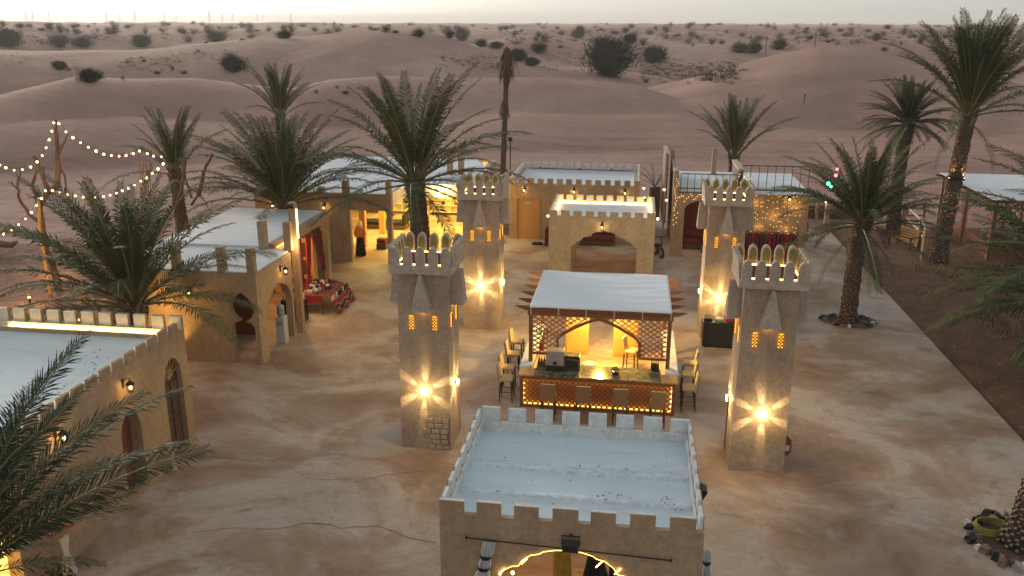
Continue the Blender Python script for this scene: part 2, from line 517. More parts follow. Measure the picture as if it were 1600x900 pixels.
# ------------------------------------------------------------------ terrain
def pxdir(px, py):
    d = ray(px, py); h = math.hypot(d[0], d[1])
    return atan2(d[0], d[1]), -d[2] / h
RIDGES = [
    # (points (px, py, distance), front width, back width, floor fraction behind)
    ([(-500, 150, 100), (-200, 152, 100), (0, 146, 104), (60, 132, 108), (120, 117, 112), (200, 118, 112), (300, 118, 114), (400, 128, 112), (460, 134, 108), (520, 120, 112), (600, 116, 114), (730, 116, 114), (850, 116, 113), (930, 119, 112), (1000, 128, 112), (1060, 150, 110), (1150, 175, 110), (1300, 205, 100)], 22, 20, 0.15),
    ([(-400, 190, 92), (0, 190, 92), (200, 184, 92), (420, 200, 90), (620, 205, 88), (780, 178, 94), (900, 176, 95), (1050, 180, 94), (1150, 205, 90), (1400, 215, 90), (1700, 215, 90)], 16, 22, 0.5),
    ([(850, 150, 120), (1000, 136, 124), (1060, 122, 126), (1120, 103, 128), (1180, 88, 130), (1230, 77, 131), (1280, 69, 132), (1330, 71, 132), (1380, 82, 130), (1430, 96, 128), (1480, 106, 126), (1540, 110, 124), (1600, 124, 124), (1700, 120, 124), (2200, 120, 124)], 38, 24, 0.12),
    ([(-700, 76, 190), (0, 76, 185), (100, 77, 185), (200, 75, 185), (260, 72, 185), (300, 67, 180), (350, 63, 178), (400, 60, 175), (450, 59, 172), (520, 49, 170), (580, 45, 168), (640, 44, 168), (690, 52, 170), (740, 68, 170), (790, 86, 165), (850, 98, 160), (950, 104, 160)], 42, 45, 0.4),
    ([(760, 60, 230), (850, 52, 240), (930, 64, 235), (1050, 70, 230), (1180, 66, 240), (1300, 58, 250), (1500, 56, 260), (1900, 58, 260)], 60, 60, 0.6),
    ([(-700, 37, 420), (0, 36.5, 420), (120, 38, 420), (200, 42, 430), (320, 46, 430), (500, 44, 430), (640, 44, 420), (800, 46, 420), (1000, 48, 430), (1300, 48, 430), (1900, 50, 430)], 110, 120, 0.75),
    ([(-700, 38, 800), (200, 39, 800), (600, 38, 800), (800, 40, 800), (1100, 38.5, 800), (1300, 42, 800), (1900, 42, 800)], 200, 200, 0.85),
    ([(-700, 36.5, 1700), (200, 36, 1700), (700, 37, 1700), (1100, 38, 1700), (1900, 41, 1700)], 500, 500, 0.95),
]
def _prep():
    out = []
    for pts, wf, wb, fl in RIDGES:
        az, dd, zz = [], [], []
        for px, py, D in pts:
            a, s = pxdir(px, py)
            az.append(a); dd.append(D); zz.append(CAMH - s * D)
        out.append((np.array(az), np.array(dd, float), np.array(zz), wf, wb, fl))
    return out
_RG = _prep()
rs = np.random.RandomState(5)
_W = [(rs.uniform(0, 2 * pi), 2 * pi / wl, rs.uniform(0, 2 * pi), am) for wl, am in
      [(9, .05), (13, .07), (17, .10), (23, .14), (31, .2), (47, .28), (60, .34), (75, .4), (110, .5), (150, .6), (230, .7), (320, .8), (41, .22), (27, .14), (55, .28), (95, .42)]]
def terrain(x, y):
    x = np.asarray(x, float); y = np.asarray(y, float)
    d = np.hypot(x, y); az = np.arctan2(x, y)
    azc = np.clip(az, -0.9, 0.9)
    z = np.zeros_like(d)
    for a, D, Z, wf, wb, fl in _RG:
        Di = np.interp(azc, a, D); Zi = np.interp(azc, a, Z)
        # soft ends where the ridge list stops
        e = 1.0
        if a[0] > -0.5: e = e * np.clip((azc - (a[0] - 0.12)) / 0.12, 0, 1)
        if a[-1] < 0.5: e = e * np.clip(((a[-1] + 0.12) - azc) / 0.12, 0, 1)
        t = (d - Di)
        front = np.clip(1 + t / wf, 0, 1)
        front = 0.35 * front * front * (3 - 2 * front) + 0.65 * (1 - (1 - front) ** 2) * np.clip(front * 5, 0, 1) ** 1.5
        back = np.clip(t / wb, 0, 1); back = 1 - (1 - fl) * (back * back * (3 - 2 * back))
        fade = np.clip(1 - (t - wb) / (wb * 2.5), 0, 1)
        h = Zi * np.where(t < 0, front, back * fade) * e
        z = np.maximum(z, h)
    n = np.zeros_like(d)
    for ang, k, ph, am in _W:
        cx = x * cos(ang) + y * sin(ang)
        n += am * np.sin(cx * k + ph + 1.3 * np.sin((y * cos(ang) - x * sin(ang)) * k * 0.6))
    amp = np.clip((d - 80) / 60, 0, 1)
    far = np.clip((d - 220) / 300, 0, 1)
    z = z + n * (0.30 * amp + 0.55 * far)
    flat = np.clip((d - 62) / 16, 0, 1)
    return z * flat - 0.16 + 0.07 * np.sin(x * .35 + np.sin(y * .2)) * np.clip((d - 56) / 20, 0, 1)
def tz(x, y): return float(terrain(x, y))
def march(px, py, start=70):
    d = ray(px, py); h = math.hypot(d[0], d[1]); dx, dy, dz = d / h
    t = np.geomspace(start, 4000, 1400)
    below = (CAMH + dz * t) <= terrain(dx * t, dy * t)
    i = int(np.argmax(below)) if below.any() else 1399
    t = t[i]
    return Vector((dx * t, dy * t, tz(dx * t, dy * t)))

def build_terrain():
    az = np.concatenate([np.linspace(-pi, -0.95, 40)[:-1], np.linspace(-0.95, 0.95, 560), np.linspace(0.95, pi, 40)[1:-1]])
    rr = np.concatenate([[0.0], np.linspace(8, 56, 8), np.geomspace(60, 230, 150), np.geomspace(232, 6000, 130)])
    A, D = np.meshgrid(az, rr)
    X, Y = D * np.sin(A), D * np.cos(A)
    Z = terrain(X, Y)
    na, nr = len(az), len(rr)
    co = np.stack([X, Y, Z], -1).reshape(-1, 3)
    i = np.arange(nr - 1)[:, None] * na; j = np.arange(na)[None, :]; j2 = (j + 1) % na
    q = np.stack([i + j, i + j2, i + na + j2, i + na + j], -1).reshape(-1, 4)[:, ::-1]
    me = bpy.data.meshes.new('sand_dunes')
    me.vertices.add(len(co)); me.vertices.foreach_set('co', co.ravel())
    me.loops.add(q.size); me.loops.foreach_set('vertex_index', q.ravel())
    me.polygons.add(len(q)); me.polygons.foreach_set('loop_start', np.arange(len(q)) * 4)
    me.polygons.foreach_set('use_smooth', np.ones(len(q), bool))
    me.update(calc_edges=True); me.validate()
    me.materials.append(M['sand'])
    o = bpy.data.objects.new('terrain', me); COL.objects.link(o)
    o['kind'] = 'structure'
build_terrain()

# plaza slab, garden soil
PX1, PY1 = 11.05, 49.0
mb = MB()
mb.prism([(-17.6, 4), (PX1, 4), (PX1, PY1), (7.6, PY1), (7.6, 51.5), (-18.5, 51.5), (-18.5, 24.5), (-17.6, 24.5)], 'XY', -0.14, 0.0, 'plaza')
plaza = tag(mb.build('pavement'), kind='structure')
def soil_sheet(name, x0, x1, y0, y1, z, nx, ny, seed):
    rn = np.random.RandomState(seed)
    mb = MB(); vs = []
    for j in range(ny + 1):
        for i in range(nx + 1):
            vs.append((x0 + (x1 - x0) * i / nx, y0 + (y1 - y0) * j / ny, z + (rn.rand() - 0.5) * 0.05))
    fs = [(j * (nx + 1) + i, j * (nx + 1) + i + 1, (j + 1) * (nx + 1) + i + 1, (j + 1) * (nx + 1) + i) for j in range(ny) for i in range(nx)]
    mb.add(vs, fs, 'soil')
    return tag(mb.build(name, smooth=True), kind='structure')
soil_sheet('soil_bed', PX1 + 0.01, 27, 8, 51.2, -0.07, 70, 160, 1)
soil_sheet('garden_soil', -34, -17.62, 19, 40, -0.09, 80, 90, 2)

# cracks in the pavement: narrow strips a few mm proud of the slab
def crack(pts, w=0.018):
    out = []
    P = [atZ(x, y, 0.004) for x, y in pts]
    rn = random.Random(len(pts) * 7 + int(pts[0][0]))
    fine = []
    for a, b in zip(P, P[1:]):
        n = max(2, int((b - a).length / 0.12))
        for i in range(n): fine.append(a.lerp(b, i / n) + Vector((rn.uniform(-.02, .02), rn.uniform(-.03, .03), 0)))
    mb = MB(); vs = []
    for i, p in enumerate(fine):
        ww = w * rn.uniform(0.35, 1.0)
        vs += [(p.x, p.y - ww, 0.004), (p.x, p.y + ww, 0.004)]
    mb.add(vs, [(2 * i, 2 * i + 2, 2 * i + 3, 2 * i + 1) for i in range(len(fine) - 1)], 'crack')
    mb.build('crack', plaza)
crack([(400, 826), (430, 826), (452, 823), (475, 818), (495, 819), (515, 820), (530, 826), (560, 823), (590, 822), (610, 828), (640, 840), (690, 850)])
crack([(517, 820), (520, 806), (528, 785), (540, 768), (556, 755), (575, 748), (600, 743), (640, 738), (690, 735)])
crack([(300, 712), (360, 716), (410, 722), (450, 727), (480, 748), (520, 749), (560, 749)], 0.012)
crack([(300, 832), (340, 828), (370, 824), (400, 826)], 0.012)

# ------------------------------------------------------------------ lamps
def wall_lantern(label, loc, face, on=True, watts=7.0, group=None):
    watts *= 1.5
    """face: direction (x,y) the lantern faces away from the wall"""
    fx, fy = face
    rz = atan2(fy, fx) + pi / 2      # local -Y points away from the wall
    t = thing('wall_lantern', label, 'lantern', loc, rz, group)
    mb = MB()
    mb.box(-.045, .045, -.015, 0.0, -.10, .12, 'iron')
    mb.tube([(0, -.01, .02), (0, -.10, .14), (0, -.17, .15), (0, -.19, .08)], .012, 'iron', 6)
    mb.build('bracket', t)
    mb = MB()
    mb.lathe([(.015, .09), (.10, .01), (.105, -.01)], (0, -.19, .0), 'iron', 10)
    for k in range(6):
        a = k * pi / 3
        mb.tube([(.085 * cos(a), -.19 + .085 * sin(a), -.01), (.06 * cos(a), -.19 + .06 * sin(a), -.19)], .006, 'iron', 4)
    mb.lathe([(.065, -.19), (.065, -.205)], (0, -.19, 0), 'iron', 10)
    mb.build('cage', t)
    MB().ball((0, -.19, -.09), .042, 'bulb' if on else 'cream', 8, 1.3).build('bulb', t, True)
    if on: point(t, (0, -.19, -.09), watts, (1.0, 0.62, 0.18), .045)
    return t
def globe_lamp(label, loc, watts=2.5, group=None):
    t = thing('globe_lamp', label, 'lamp', loc, 0, group)
    MB().lathe([(.03, 0.02), (.035, .06), (.02, .10)], (0, 0, .03), 'iron', 8).build('cap', t)
    MB().ball((0, 0, 0), .06, 'bulb', 10).build('bulb', t, True)
    point(t, (0, 0, 0), watts, (1.0, .62, .25), .06)
    return t
def star_lamp(label, loc, face, watts=14.0, petals=6):
    fx, fy = face
    rz = atan2(fy, fx) + pi / 2
    t = thing('star_wall_lamp', label, 'wall lamp', loc, rz, 'star beam lamps on the four towers')
    mb = MB()
    mb.tube([(0, 0, 0), (0, -.05, 0)], .05, 'iron', 12)
    mb.build('housing', t)
    mb = MB(); mb.tube([(0, -.05, 0), (0, -.07, 0)], .085, 'star', 14); mb.build('light_ring', t)
    rn = random.Random(int(loc[0] * 31 + loc[1] * 17))
    tw = rn.uniform(-.14, .14)
    for k in range(petals):
        a = pi / 2 + 2 * pi * k / petals + tw + rn.uniform(-.05, .05)
        dv = Vector((cos(a), 0.27, sin(a)))
        spot(t, (.03 * cos(a), -.10, .03 * sin(a)), dv, watts * rn.uniform(1.3, 2.4), rn.uniform(25, 31), 0.75, (1.0, 0.72, 0.34))
    point(t, (0, -.30, 0), watts * .6, (1.0, .70, .28), .06)
    return t

# ------------------------------------------------------------------ towers
def merlon_mesh():
    mb = MB()
    w = .120; h = .52
    pts = [(-w, 0), (w, 0), (w, .30)]
    for k in range(1, 7):
        a = k / 7 * pi / 2
        pts.append((w * cos(a), .30 + (h - .30) * sin(a)))
    pts.append((0, h))
    pts += [(-x, z) for x, z in pts[3:-1][::-1]] + [(-w, .30)]
    mb.prism(pts, 'XZ', -.05, .05, 'tower_top')
    return mb.mesh('tower_merlon')
def merlon_in_mesh():
    mb = MB(); w = .088
    pts = [(-w, .02), (w, .02), (w, .28)]
    for k in range(1, 6):
        a = k / 6 * pi / 2
        pts.append((w * cos(a), .28 + .16 * sin(a)))
    pts.append((0, .45))
    pts += [(-x, z) for x, z in pts[3:-1][::-1]] + [(-w, .28)]
    mb.prism(pts, 'XZ', .052, .062, 'turf')
    return mb.mesh('turf_inset')
ME_M, ME_I = merlon_mesh(), merlon_in_mesh()
def slit_meshes():
    a = MB(); a.box(-.055, .055, -.012, 0, 0, .36, 'amber')
    b = lattice(lambda u, v: True, -.055, .055, 0, .36, .055, .022, .008, lambda u, v, d: (u, -.016 - d, v), 'wood', slope=1.3)
    return a.mesh('window_glow'), b.mesh('window_screen')
ME_SA, ME_SB = slit_meshes()
def slit(parent, x, y, z, rz):
    f = inst(ME_SA, 'window', parent, (x, y, z), (0, 0, rz))
    inst(ME_SB, 'window_screen', f)

def tower(label, cx, cy, w=1.3, star_sides=(), bricks=False, door=None):
    t = thing('tower', label, 'tower', (cx, cy, 0), 0, 'four crenellated towers round the bar')
    h = w / 2
    zt = 4.98
    # shaft, slightly battered and hand-plastered
    mb = MB()
    nz = 14; ring = []
    rn = random.Random(int(cx * 10 + cy))
    nper = 6
    for k in range(nz + 1):
        z = zt * k / nz
        s = h + 0.035 * (1 - k / nz)
        for side in range(4):
            for q in range(nper):
                u = -1 + 2 * q / nper
                x, y = [(u, -1), (1, u), (-u, 1), (-1, -u)][side]
                j = rn.uniform(-.008, .008) if q else 0.0
                ring.append((x * s + (j if side in (1, 3) else 0), y * s + (j if side in (0, 2) else 0), z))
    N = 4 * nper
    fs = [(k * N + i, k * N + (i + 1) % N, (k + 1) * N + (i + 1) % N, (k + 1) * N + i) for k in range(nz) for i in range(N)]
    mb.add(ring, fs, 'tower')
    mb.build('shaft', t)
    P = .82
    mb = MB()
    mb.prism([(-P, -P), (P, -P), (P, P), (-P, P)], 'XY', zt - .04, zt + .16, 'tower_top')
    mb.build('parapet', t, bevel=.02)
    # corbels: a triangular prism on every face
    for k in range(4):
        c = MB()
        hw = .25
        z0, z1 = 3.98, 4.93
        vs = [(-hw, -h - .002, z0), (hw, -h - .002, z0), (.03, -h - .002, z1), (-.03, -h - .002, z1),
              (-hw, -h - .34, z0), (hw, -h - .34, z0), (.03, -h - .30, z1), (-.03, -h - .30, z1)]
        c.add(vs, [(4, 5, 6, 7), (0, 4, 7, 3), (1, 2, 6, 5), (0, 1, 5, 4), (3, 7, 6, 2), (0, 3, 2, 1)], 'tower_top')
        o = c.build('corbel', t, bevel=.02)
        o.rotation_euler = (0, 0, k * pi / 2)
        if k in (0, 1, 3):
            dv = Matrix.Rotation(k * pi / 2, 3, 'Z') @ Vector((0, -h - .10, 3.93))
            point(t, dv, 0.5, (1.0, .52, .10), .05)
    # merlons, five to a side
    pit = 2 * P / 5
    for side in range(4):
        for q in range(5):
            u = -P + pit * (q + .5)
            if side in (1, 3): u *= 0.90
            rot = side * pi / 2
            v = Matrix.Rotation(rot, 3, 'Z') @ Vector((u, -P + .055, 0))
            tilt = 0.10
            o = inst(ME_M, 'merlon', t, (v.x, v.y, zt + .155), (tilt, 0, rot))
            inst(ME_I, 'merlon_inset', o)
    # light strip round the parapet floor
    q = P - .17; z = zt + .165
    mb = MB()
    for (x0, x1, y0, y1) in ((-q, q, -q - .012, -q + .012), (-q, q, q - .012, q + .012), (-q - .012, -q + .012, -q + .02, q - .02), (q - .012, q + .012, -q + .02, q - .02)):
        mb.box(x0, x1, y0, y1, z, z + .02, 'led')
    mb.build('light_strip', t)
    mb = MB()
    mb.box(-q + .03, q - .03, -q + .03, q - .03, z - .002, z + .004, 'maroon'); mb.build('deck', t)
    # lattice slits
    for k in range(4):
        for u in (-.31, .31):
            v = Matrix.Rotation(k * pi / 2, 3, 'Z') @ Vector((u, -h - .022, 0))
            slit(t, v.x, v.y, 3.42, k * pi / 2)
    if bricks:
        rn = random.Random(3)
        y = -h - .034
        rows = 6; rh = .155
        for r in range(rows):
            x = .06 + .06 * ((r * 2) % 3) - (.14 if r in (3, 4) else 0) - (.10 if r == 5 else 0)
            z = .012 + r * rh
            b = MB(); b.box(x - .014, .655, y - .006, y + .02, z - .012, z + rh - .0125, 'mortar'); b.build('mortar_bed', t)
            while x < .60:
                bw = rn.choice((.20, .28, .24)); x1 = min(x + bw, .655)
                if x1 - x > .06:
                    b = MB(); b.box(x, x1 - .022, y - .028 - rn.uniform(0, .012), y - .004, z, z + rh - .024, 'stone')
                    b.build('stone', t, bevel=.012)
                x = x1
    if door:
        s, u = door
        mb = MB(); mb.box(-h - .045, -h - .035, u - .10, u + .10, .05, 1.5, 'black'); mb.build('service_slot', t)
    return t
TW = dict(FL=(-5.20, 21.22), FR=(3.47, 21.20), BL=(-5.40, 30.90), BR=(3.38, 31.15))
tower('plaster tower in front of the bar, left one, with bare stones at its right foot', *TW['FL'], bricks=True)
tower('plaster tower right of the white kiosk roof, fire extinguisher at its foot', *TW['FR'], door=(3, .4))
tower('plaster tower behind the bar on the left, beside the lit shop pavilion', *TW['BL'])
tower('plaster tower behind the bar on the right, black freezer at its foot', *TW['BR'])
fy = -.65 - .04
star_lamp('star lamp above the bare stones on the front left tower', (TW['FL'][0] - .0, TW['FL'][1] + fy, 1.69), (0, -1))
star_lamp('star lamp on the bar side of the front left tower', (TW['FL'][0] + .69, TW['FL'][1], 1.70), (1, 0))
star_lamp('star lamp on the face of the tower with the fire extinguisher', (TW['FR'][0] + .03, TW['FR'][1] + fy, 1.63), (0, -1))
star_lamp('star lamp on the bar side of the front right tower', (TW['FR'][0] - .69, TW['FR'][1] + .25, 1.60), (-1, 0))
star_lamp('star lamp on the front of the rear left tower', (TW['BL'][0], TW['BL'][1] + fy, 1.66), (0, -1), 18)
star_lamp('star lamp on the inner side of the rear left tower', (TW['BL'][0] + .69, TW['BL'][1] + .1, 1.64), (1, 0))
star_lamp('star lamp above the black freezer on the rear right tower', (TW['BR'][0] - .08, TW['BR'][1] + fy, 1.55), (0, -1), 18)
star_lamp('star lamp on the inner side of the rear right tower', (TW['BR'][0] - .69, TW['BR'][1], 1.58), (-1, 0))

# fire extinguisher
t = thing('fire_extinguisher', 'red fire extinguisher hung at the foot of the front right tower', 'fire extinguisher', (4.23, 20.75, .42))
MB().lathe([(.01, 0), (.075, .01), (.078, .05), (.078, .40), (.05, .47), (.02, .49)], mat='red_paint', n=14).build('cylinder', t, True)
MB().box(-.012, .012, -.08, .03, .50, .53, 'black').box(-.02, .02, -.02, .02, .48, .52, 'black').build('valve', t)
MB().tube([(0, -.03, .5), (.07, -.08, .45), (.09, -.08, .25), (.08, -.06, .1)], .012, 'black', 6).build('hose', t)
MB().box(-.045, .045, -.082, -.078, .15, .30, 'cream').build('label_plate', t)
MB().box(-.09, -.078, -.03, .03, .3, .42, 'iron').build('hook', t)

# ------------------------------------------------------------------ crenellated walls
def merlon_row(parent, axis, a0, a1, c0, c1, z0, z1, n, gapfrac, out_mat, in_mat, out_sign, half=False):
    """axis 'X': along X from a0..a1, wall thickness c0..c1 in Y. out_sign -1: the outside is the low side."""
    jr = random.Random(int(a0 * 7 + c0 * 13))
    per = (a1 - a0) / (n - gapfrac) if n > 1 else 1
    w = per * (1 - gapfrac)
    for k in range(n):
        u = a0 + k * per + jr.uniform(-.008, .008)
        w = per * (1 - gapfrac) * jr.uniform(.97, 1.02); zz1 = z1; z1 = zz1 + jr.uniform(-.014, .010)
        mb = MB()
        cm = (c0 + c1) / 2
        mid = c0 + (c1 - c0) * (.25 if out_sign < 0 else .75)
        lo, hi = (out_mat, in_mat) if out_sign < 0 else (in_mat, out_mat)
        if axis == 'X':
            mb.box(u, u + w, c0, mid, z0, z1, lo); mb.box(u + .0005, u + w - .0005, mid, c1, z0, z1 - .001, hi)
        else:
            mb.box(c0, mid, u, u + w, z0, z1, lo); mb.box(mid, c1, u + .0005, u + w - .0005, z0, z1 - .001, hi)
        mb.build('merlon', parent); z1 = zz1

def arch_pts(xl, xr, zs, zt, steps):
    """scalloped arch from (xl,zs) to (xr,zs), peak zt: list of (x,z)"""
    c = (xl + xr) / 2; hw = (xr - xl) / 2
    left = []
    for (u, v) in steps:      # u from 0 (side) to 1 (centre), v 0..1
        left.append((xl + hw * u, zs + (zt - zs) * v))
    right = [(2 * c - x, z) for x, z in left[:-1]][::-1]
    return left + right
SCALLOP = [(0, 0), (.05, .22), (.16, .30), (.22, .32), (.26, .48), (.36, .58), (.44, .60), (.48, .72), (.58, .84), (.68, .88), (.72, .93), (.85, .98), (1, 1.0)]
STEPPED = [(0, 0), (.0, .02), (.10, .14), (.2, .34), (.34, .42), (.36, .56), (.52, .64), (.62, .66), (.64, .80), (.78, .92), (.92, .95), (1, 1.0)]
POINTED = [(0, 0), (.02, .22), (.10, .46), (.24, .66), (.42, .80), (.62, .89), (.82, .95), (1, 1.0)]
ROUND = [(1 - cos(a), sin(a)) for a in [k / 8 * pi / 2 for k in range(9)]]
KEYHOLE = [(0, 0), (.04, .04), (.30, .12), (.60, .155), (.72, .17), (.60, .19), (.35, .23), (.12, .34), (0, .48), (.0, .56), (.14, .72), (.42, .85), (.75, .95), (1, 1.0)]

def wall_with_openings(parent, plane, a0, a1, u0, u1, zt, ops, mat='tan', name='wall', inner=None):
    """ops: list of (ul, ur, zs, ztop, style) openings that reach the floor"""
    pts = [(u0, 0)]
    for (l, r, zs, zp, st) in ops:
        pts.append((l, 0)); pts += arch_pts(l, r, zs, zp, st); pts.append((r, 0))
    pts += [(u1, 0), (u1, zt), (u0, zt)]
    return MB().prism(pts, plane, a0, a1, mat).build(name, parent)

# ---- front kiosk with the pale blue roof
K = thing('kiosk', 'square tan kiosk in the foreground with pale blue crenellated roof', 'kiosk', (0, 0, 0))
KX0, KX1, KY0, KY1 = -3.0, 1.42, 12.6, 16.35
zp = 3.05
wall_with_openings(K, 'XZ', KY0, KY0 + .1, KX0, KX1, zp, [(-2.32, .72, 1.55, 2.56, SCALLOP)], 'tan', 'front_wall')
MB().box(KX0, KX0 + .09, KY0 + .101, KY1 - .101, 0, zp, 'tan').build('side_wall', K)
MB().box(KX1 - .09, KX1, KY0 + .101, KY1 - .101, 0, zp, 'tan').build('side_wall', K)
wall_with_openings(K, 'XZ', KY1 - .1, KY1, KX0, KX1, zp, [(-2.2, .6, 1.5, 2.4, SCALLOP)], 'tan', 'rear_wall')
# white inner lining of the parapet
MB().box(KX0 + .12, KX1 - .12, KY1 - .13, KY1 - .101, 2.75, zp + .003, 'white_wall').box(KX0 + .091, KX0 + .12, KY0 + .13, KY1 - .102, 2.75, zp + .002, 'white_wall').box(KX1 - .12, KX1 - .091, KY0 + .13, KY1 - .102, 2.75, zp + .002, 'white_wall').box(KX0 + .121, KX1 - .121, KY0 + .101, KY0 + .13, 2.75, zp - .1, 'white_wall').build('parapet_lining', K)
rf = MB()
nx, ny = 40, 40
rn = np.random.RandomState(4)
vs = []
for j in range(ny + 1):
    for i in range(nx + 1):
        u, v = i / nx, j / ny
        z = 2.80 + .012 * math.sin(u * 5 + v * 3) + rn.rand() * .004
        for c in (.30, .58): z += .022 * math.exp(-((v - c) / .06) ** 2)
        z += .02 * v
        vs.append((KX0 + .10 + (KX1 - KX0 - .2) * u, KY0 + .11 + (KY1 - KY0 - .22) * v, z))
rf.add(vs, [(j * (nx + 1) + i, j * (nx + 1) + i + 1, (j + 1) * (nx + 1) + i + 1, (j + 1) * (nx + 1) + i) for j in range(ny) for i in range(nx)], 'roof')
rf.build('roof', K, True)
for v, hw in ((.30, .10), (.58, .13)):
    y = KY0 + .11 + (KY1 - KY0 - .22) * v
    b = MB(); vs = []; n_ = 46; rn = random.Random(int(v * 100))
    for i in range(n_ + 1):
        x = KX0 + .14 + (KX1 - KX0 - .28) * i / n_; j1, j2 = rn.uniform(-.012, .012), rn.uniform(-.012, .012)
        vs += [(x, y - hw + j1, 2.80), (x, y - hw * .8 + j1, 2.846 + .02 * v), (x, y + hw * .8 + j2, 2.847 + .02 * v), (x, y + hw + j2, 2.80)]
    for i in range(n_):
        for q in range(3): b.f.append((4 * i + q, 4 * i + 4 + q, 4 * i + 5 + q, 4 * i + 1 + q)); b.m.append(0)
    b.v = vs; b.mats = ['roof_seam']; b.build('roof_seam', K, True)
MB().box(KX0 + .2, KX1 - .2, KY0 + .2, KY1 - .2, 2.66, 2.72, 'tan').build('ceiling_slab', K)
merlon_row(K, 'X', KX0, KX1 - .14, KY0, KY0 + .09, zp, 3.30, 7, .34, 'tan', 'white_wall', -1)
merlon_row(K, 'X', KX0 + .1, KX1 - .05, KY1 - .09, KY1, zp, 3.34, 8, .34, 'tan', 'white_wall', 1)
merlon_row(K, 'Y', KY0 + .12, KY1 - .1, KX0, KX0 + .08, zp, 3.30, 7, .34, 'tan', 'white_wall', -1)
merlon_row(K, 'Y', KY0 + .12, KY1 - .1, KX1 - .08, KX1, zp, 3.30, 7, .34, 'tan', 'white_wall', 1)
# curtain rod, arch light strip and dirt
MB().tube([(-2.50, KY0 - .08, 2.66), (.88, KY0 - .08, 2.55)], .012, 'iron', 8).ball((-2.52, KY0 - .08, 2.66), .03, 'iron').ball((.90, KY0 - .08, 2.55), .03, 'iron').build('curtain_rod', K)
ap = arch_pts(-2.30, .70, 1.56, 2.53, SCALLOP)
MB().tube([(x, KY0 - .012, z) for x, z in ap], .006, 'led_y', 5).build('light_strip', K)
for (px, py) in ((784, 893), (819, 877), (936, 882), (965, 893)):
    p = atY(px, py, KY0 - .03); MB().tube([p + Vector((-.05, 0, -.06)), p + Vector((.05, 0, .06))], .012, 'bulb', 6).build('light_tube', K)
deb = MB(); rn = random.Random(8)
for k in range(60):
    x, y = rn.uniform(-2.6, 1.1), rn.uniform(13.0, 16.0)
    if k > 25: y = rn.choice((13.9, 14.9)) + rn.gauss(0, .10); x = rn.uniform(-.5, 1.0)
    r = rn.uniform(.008, .022); deb.ball((x, y, 2.845 + r * .3), r, 'debris', 6, .5)
o = deb.build('roof_debris', K); o['kind'] = 'stuff'
point(K, (-.8, 14.4, 2.2), 30, (1.0, .56, .13), .15)
MB().ball((-.8, 14.4, 2.35), .07, 'bulb', 10).tube([(-.8, 14.4, 2.4), (-.8, 14.4, 2.66)], .008, 'iron', 5).build('ceiling_lamp', K)
p = atY(801, 895, 12.75)
MB().ball(p, .035, 'bulb', 8).tube([p, p + Vector((0, 0, .13))], .004, 'iron', 4).build('hanging_bulb', K)
# low speaker-like floodlights
def floodlight(label, loc, rz, tilt=R(25)):
    t = thing('floodlight', label, 'floodlight', loc, rz)
    mx = Matrix.Rotation(tilt, 4, 'X')
    MB().box(-.14, .14, -.16, -.03, -.10, .10, 'black', mx).build('housing', t, bevel=.012)
    MB().tube([(-.15, -.09, -.02), (-.15, 0, .10), (.15, 0, .10), (.15, -.09, -.02)], .012, 'iron', 5).ball((0, 0, .12), .03, 'iron').build('bracket', t)
    return t
floodlight('black floodlight over the kiosk arch in the foreground', tuple(atY(892, 846, KY0 - .02)), 0)
floodlight('small black floodlight on the right edge of the foreground kiosk', (KX1 + .03, 14.6, 2.72), pi / 2)
# tied striped curtains
def curtain(label, x, y, z1, z0, wt, wb, lean, face='Y', mat='white_cloth', ties=((.28,), (.62,)), cat='curtain'):
    t = thing('curtain', label, cat, (x, y, 0))
    mb = MB(); rows = 26; n = 18; vs = []
    for j in range(rows + 1):
        v = j / rows; z = z1 + (z0 - z1) * v
        w = wt + (wb - wt) * v
        for (tv,) in ties: w *= 1 - .42 * math.exp(-((v - tv) / .035) ** 2)
        cx = lean * v
        for i in range(n + 1):
            u = i / n - .5
            f = .035 * sin(i * 2.4 + 1.2 * sin(v * 6)) * (1.0)
            vs.append((cx + u * w, f, z) if face == 'Y' else (f, cx + u * w, z))
    mb.add(vs, [(j * (n + 1) + i, j * (n + 1) + i + 1, (j + 1) * (n + 1) + i + 1, (j + 1) * (n + 1) + i) for j in range(rows) for i in range(n)], mat)
    o = mb.build('cloth', t, True)
    so = o.modifiers.new('thick', 'SOLIDIFY'); so.thickness = .012
    for (tv,) in ties:
        z = z1 + (z0 - z1) * tv; w = (wt + (wb - wt) * tv) * .6
        b = MB(); cx = lean * tv
        ring = [(w / 2 * cos(a), .06 * sin(a)) for a in [2 * pi * k / 14 for k in range(14)]]
        pts = [((cx + p[0], p[1], z) if face == 'Y' else (p[1], cx + p[0], z)) for p in ring]
        b.tube(pts + [pts[0]], .028, 'black_cloth', 6, False); b.build('tie', t, True)
    return t
curtain('white curtain with black ties left of the foreground kiosk arch', -2.13, KY0 - .09, 2.62, .3, .22, .38, -.42, ties=((.13,), (.23,), (.5,)))
curtain('white rolled curtain with black ties on the kiosk right corner', KX1 + .07, KY0 + .02, 2.75, .3, .13, .20, .06, ties=((.10,), (.28,), (.6,)))
curtain('thin white rolled curtain low on the kiosk right side', KX1 + .06, KY0 - .16, 2.35, .3, .09, .14, .05, ties=((.10,), (.5,)))
curtain('mustard gold cloth hanging in the foreground kiosk arch', -.93, KY0 + .35, 2.50, .5, .28, .36, .05, mat='gold_cloth', ties=((.9,),))
curtain('black draped cloth right of the gold cloth in the kiosk arch', -.36, KY0 + .26, 2.52, .4, .12, 1.1, .12, mat='black_cloth', ties=((.9,),))
curtain('lower black draped cloth by the kiosk arch right end', -.02, KY0 + .22, 2.33, .4, .12, .7, .22, mat='black_cloth', ties=((.9,),))

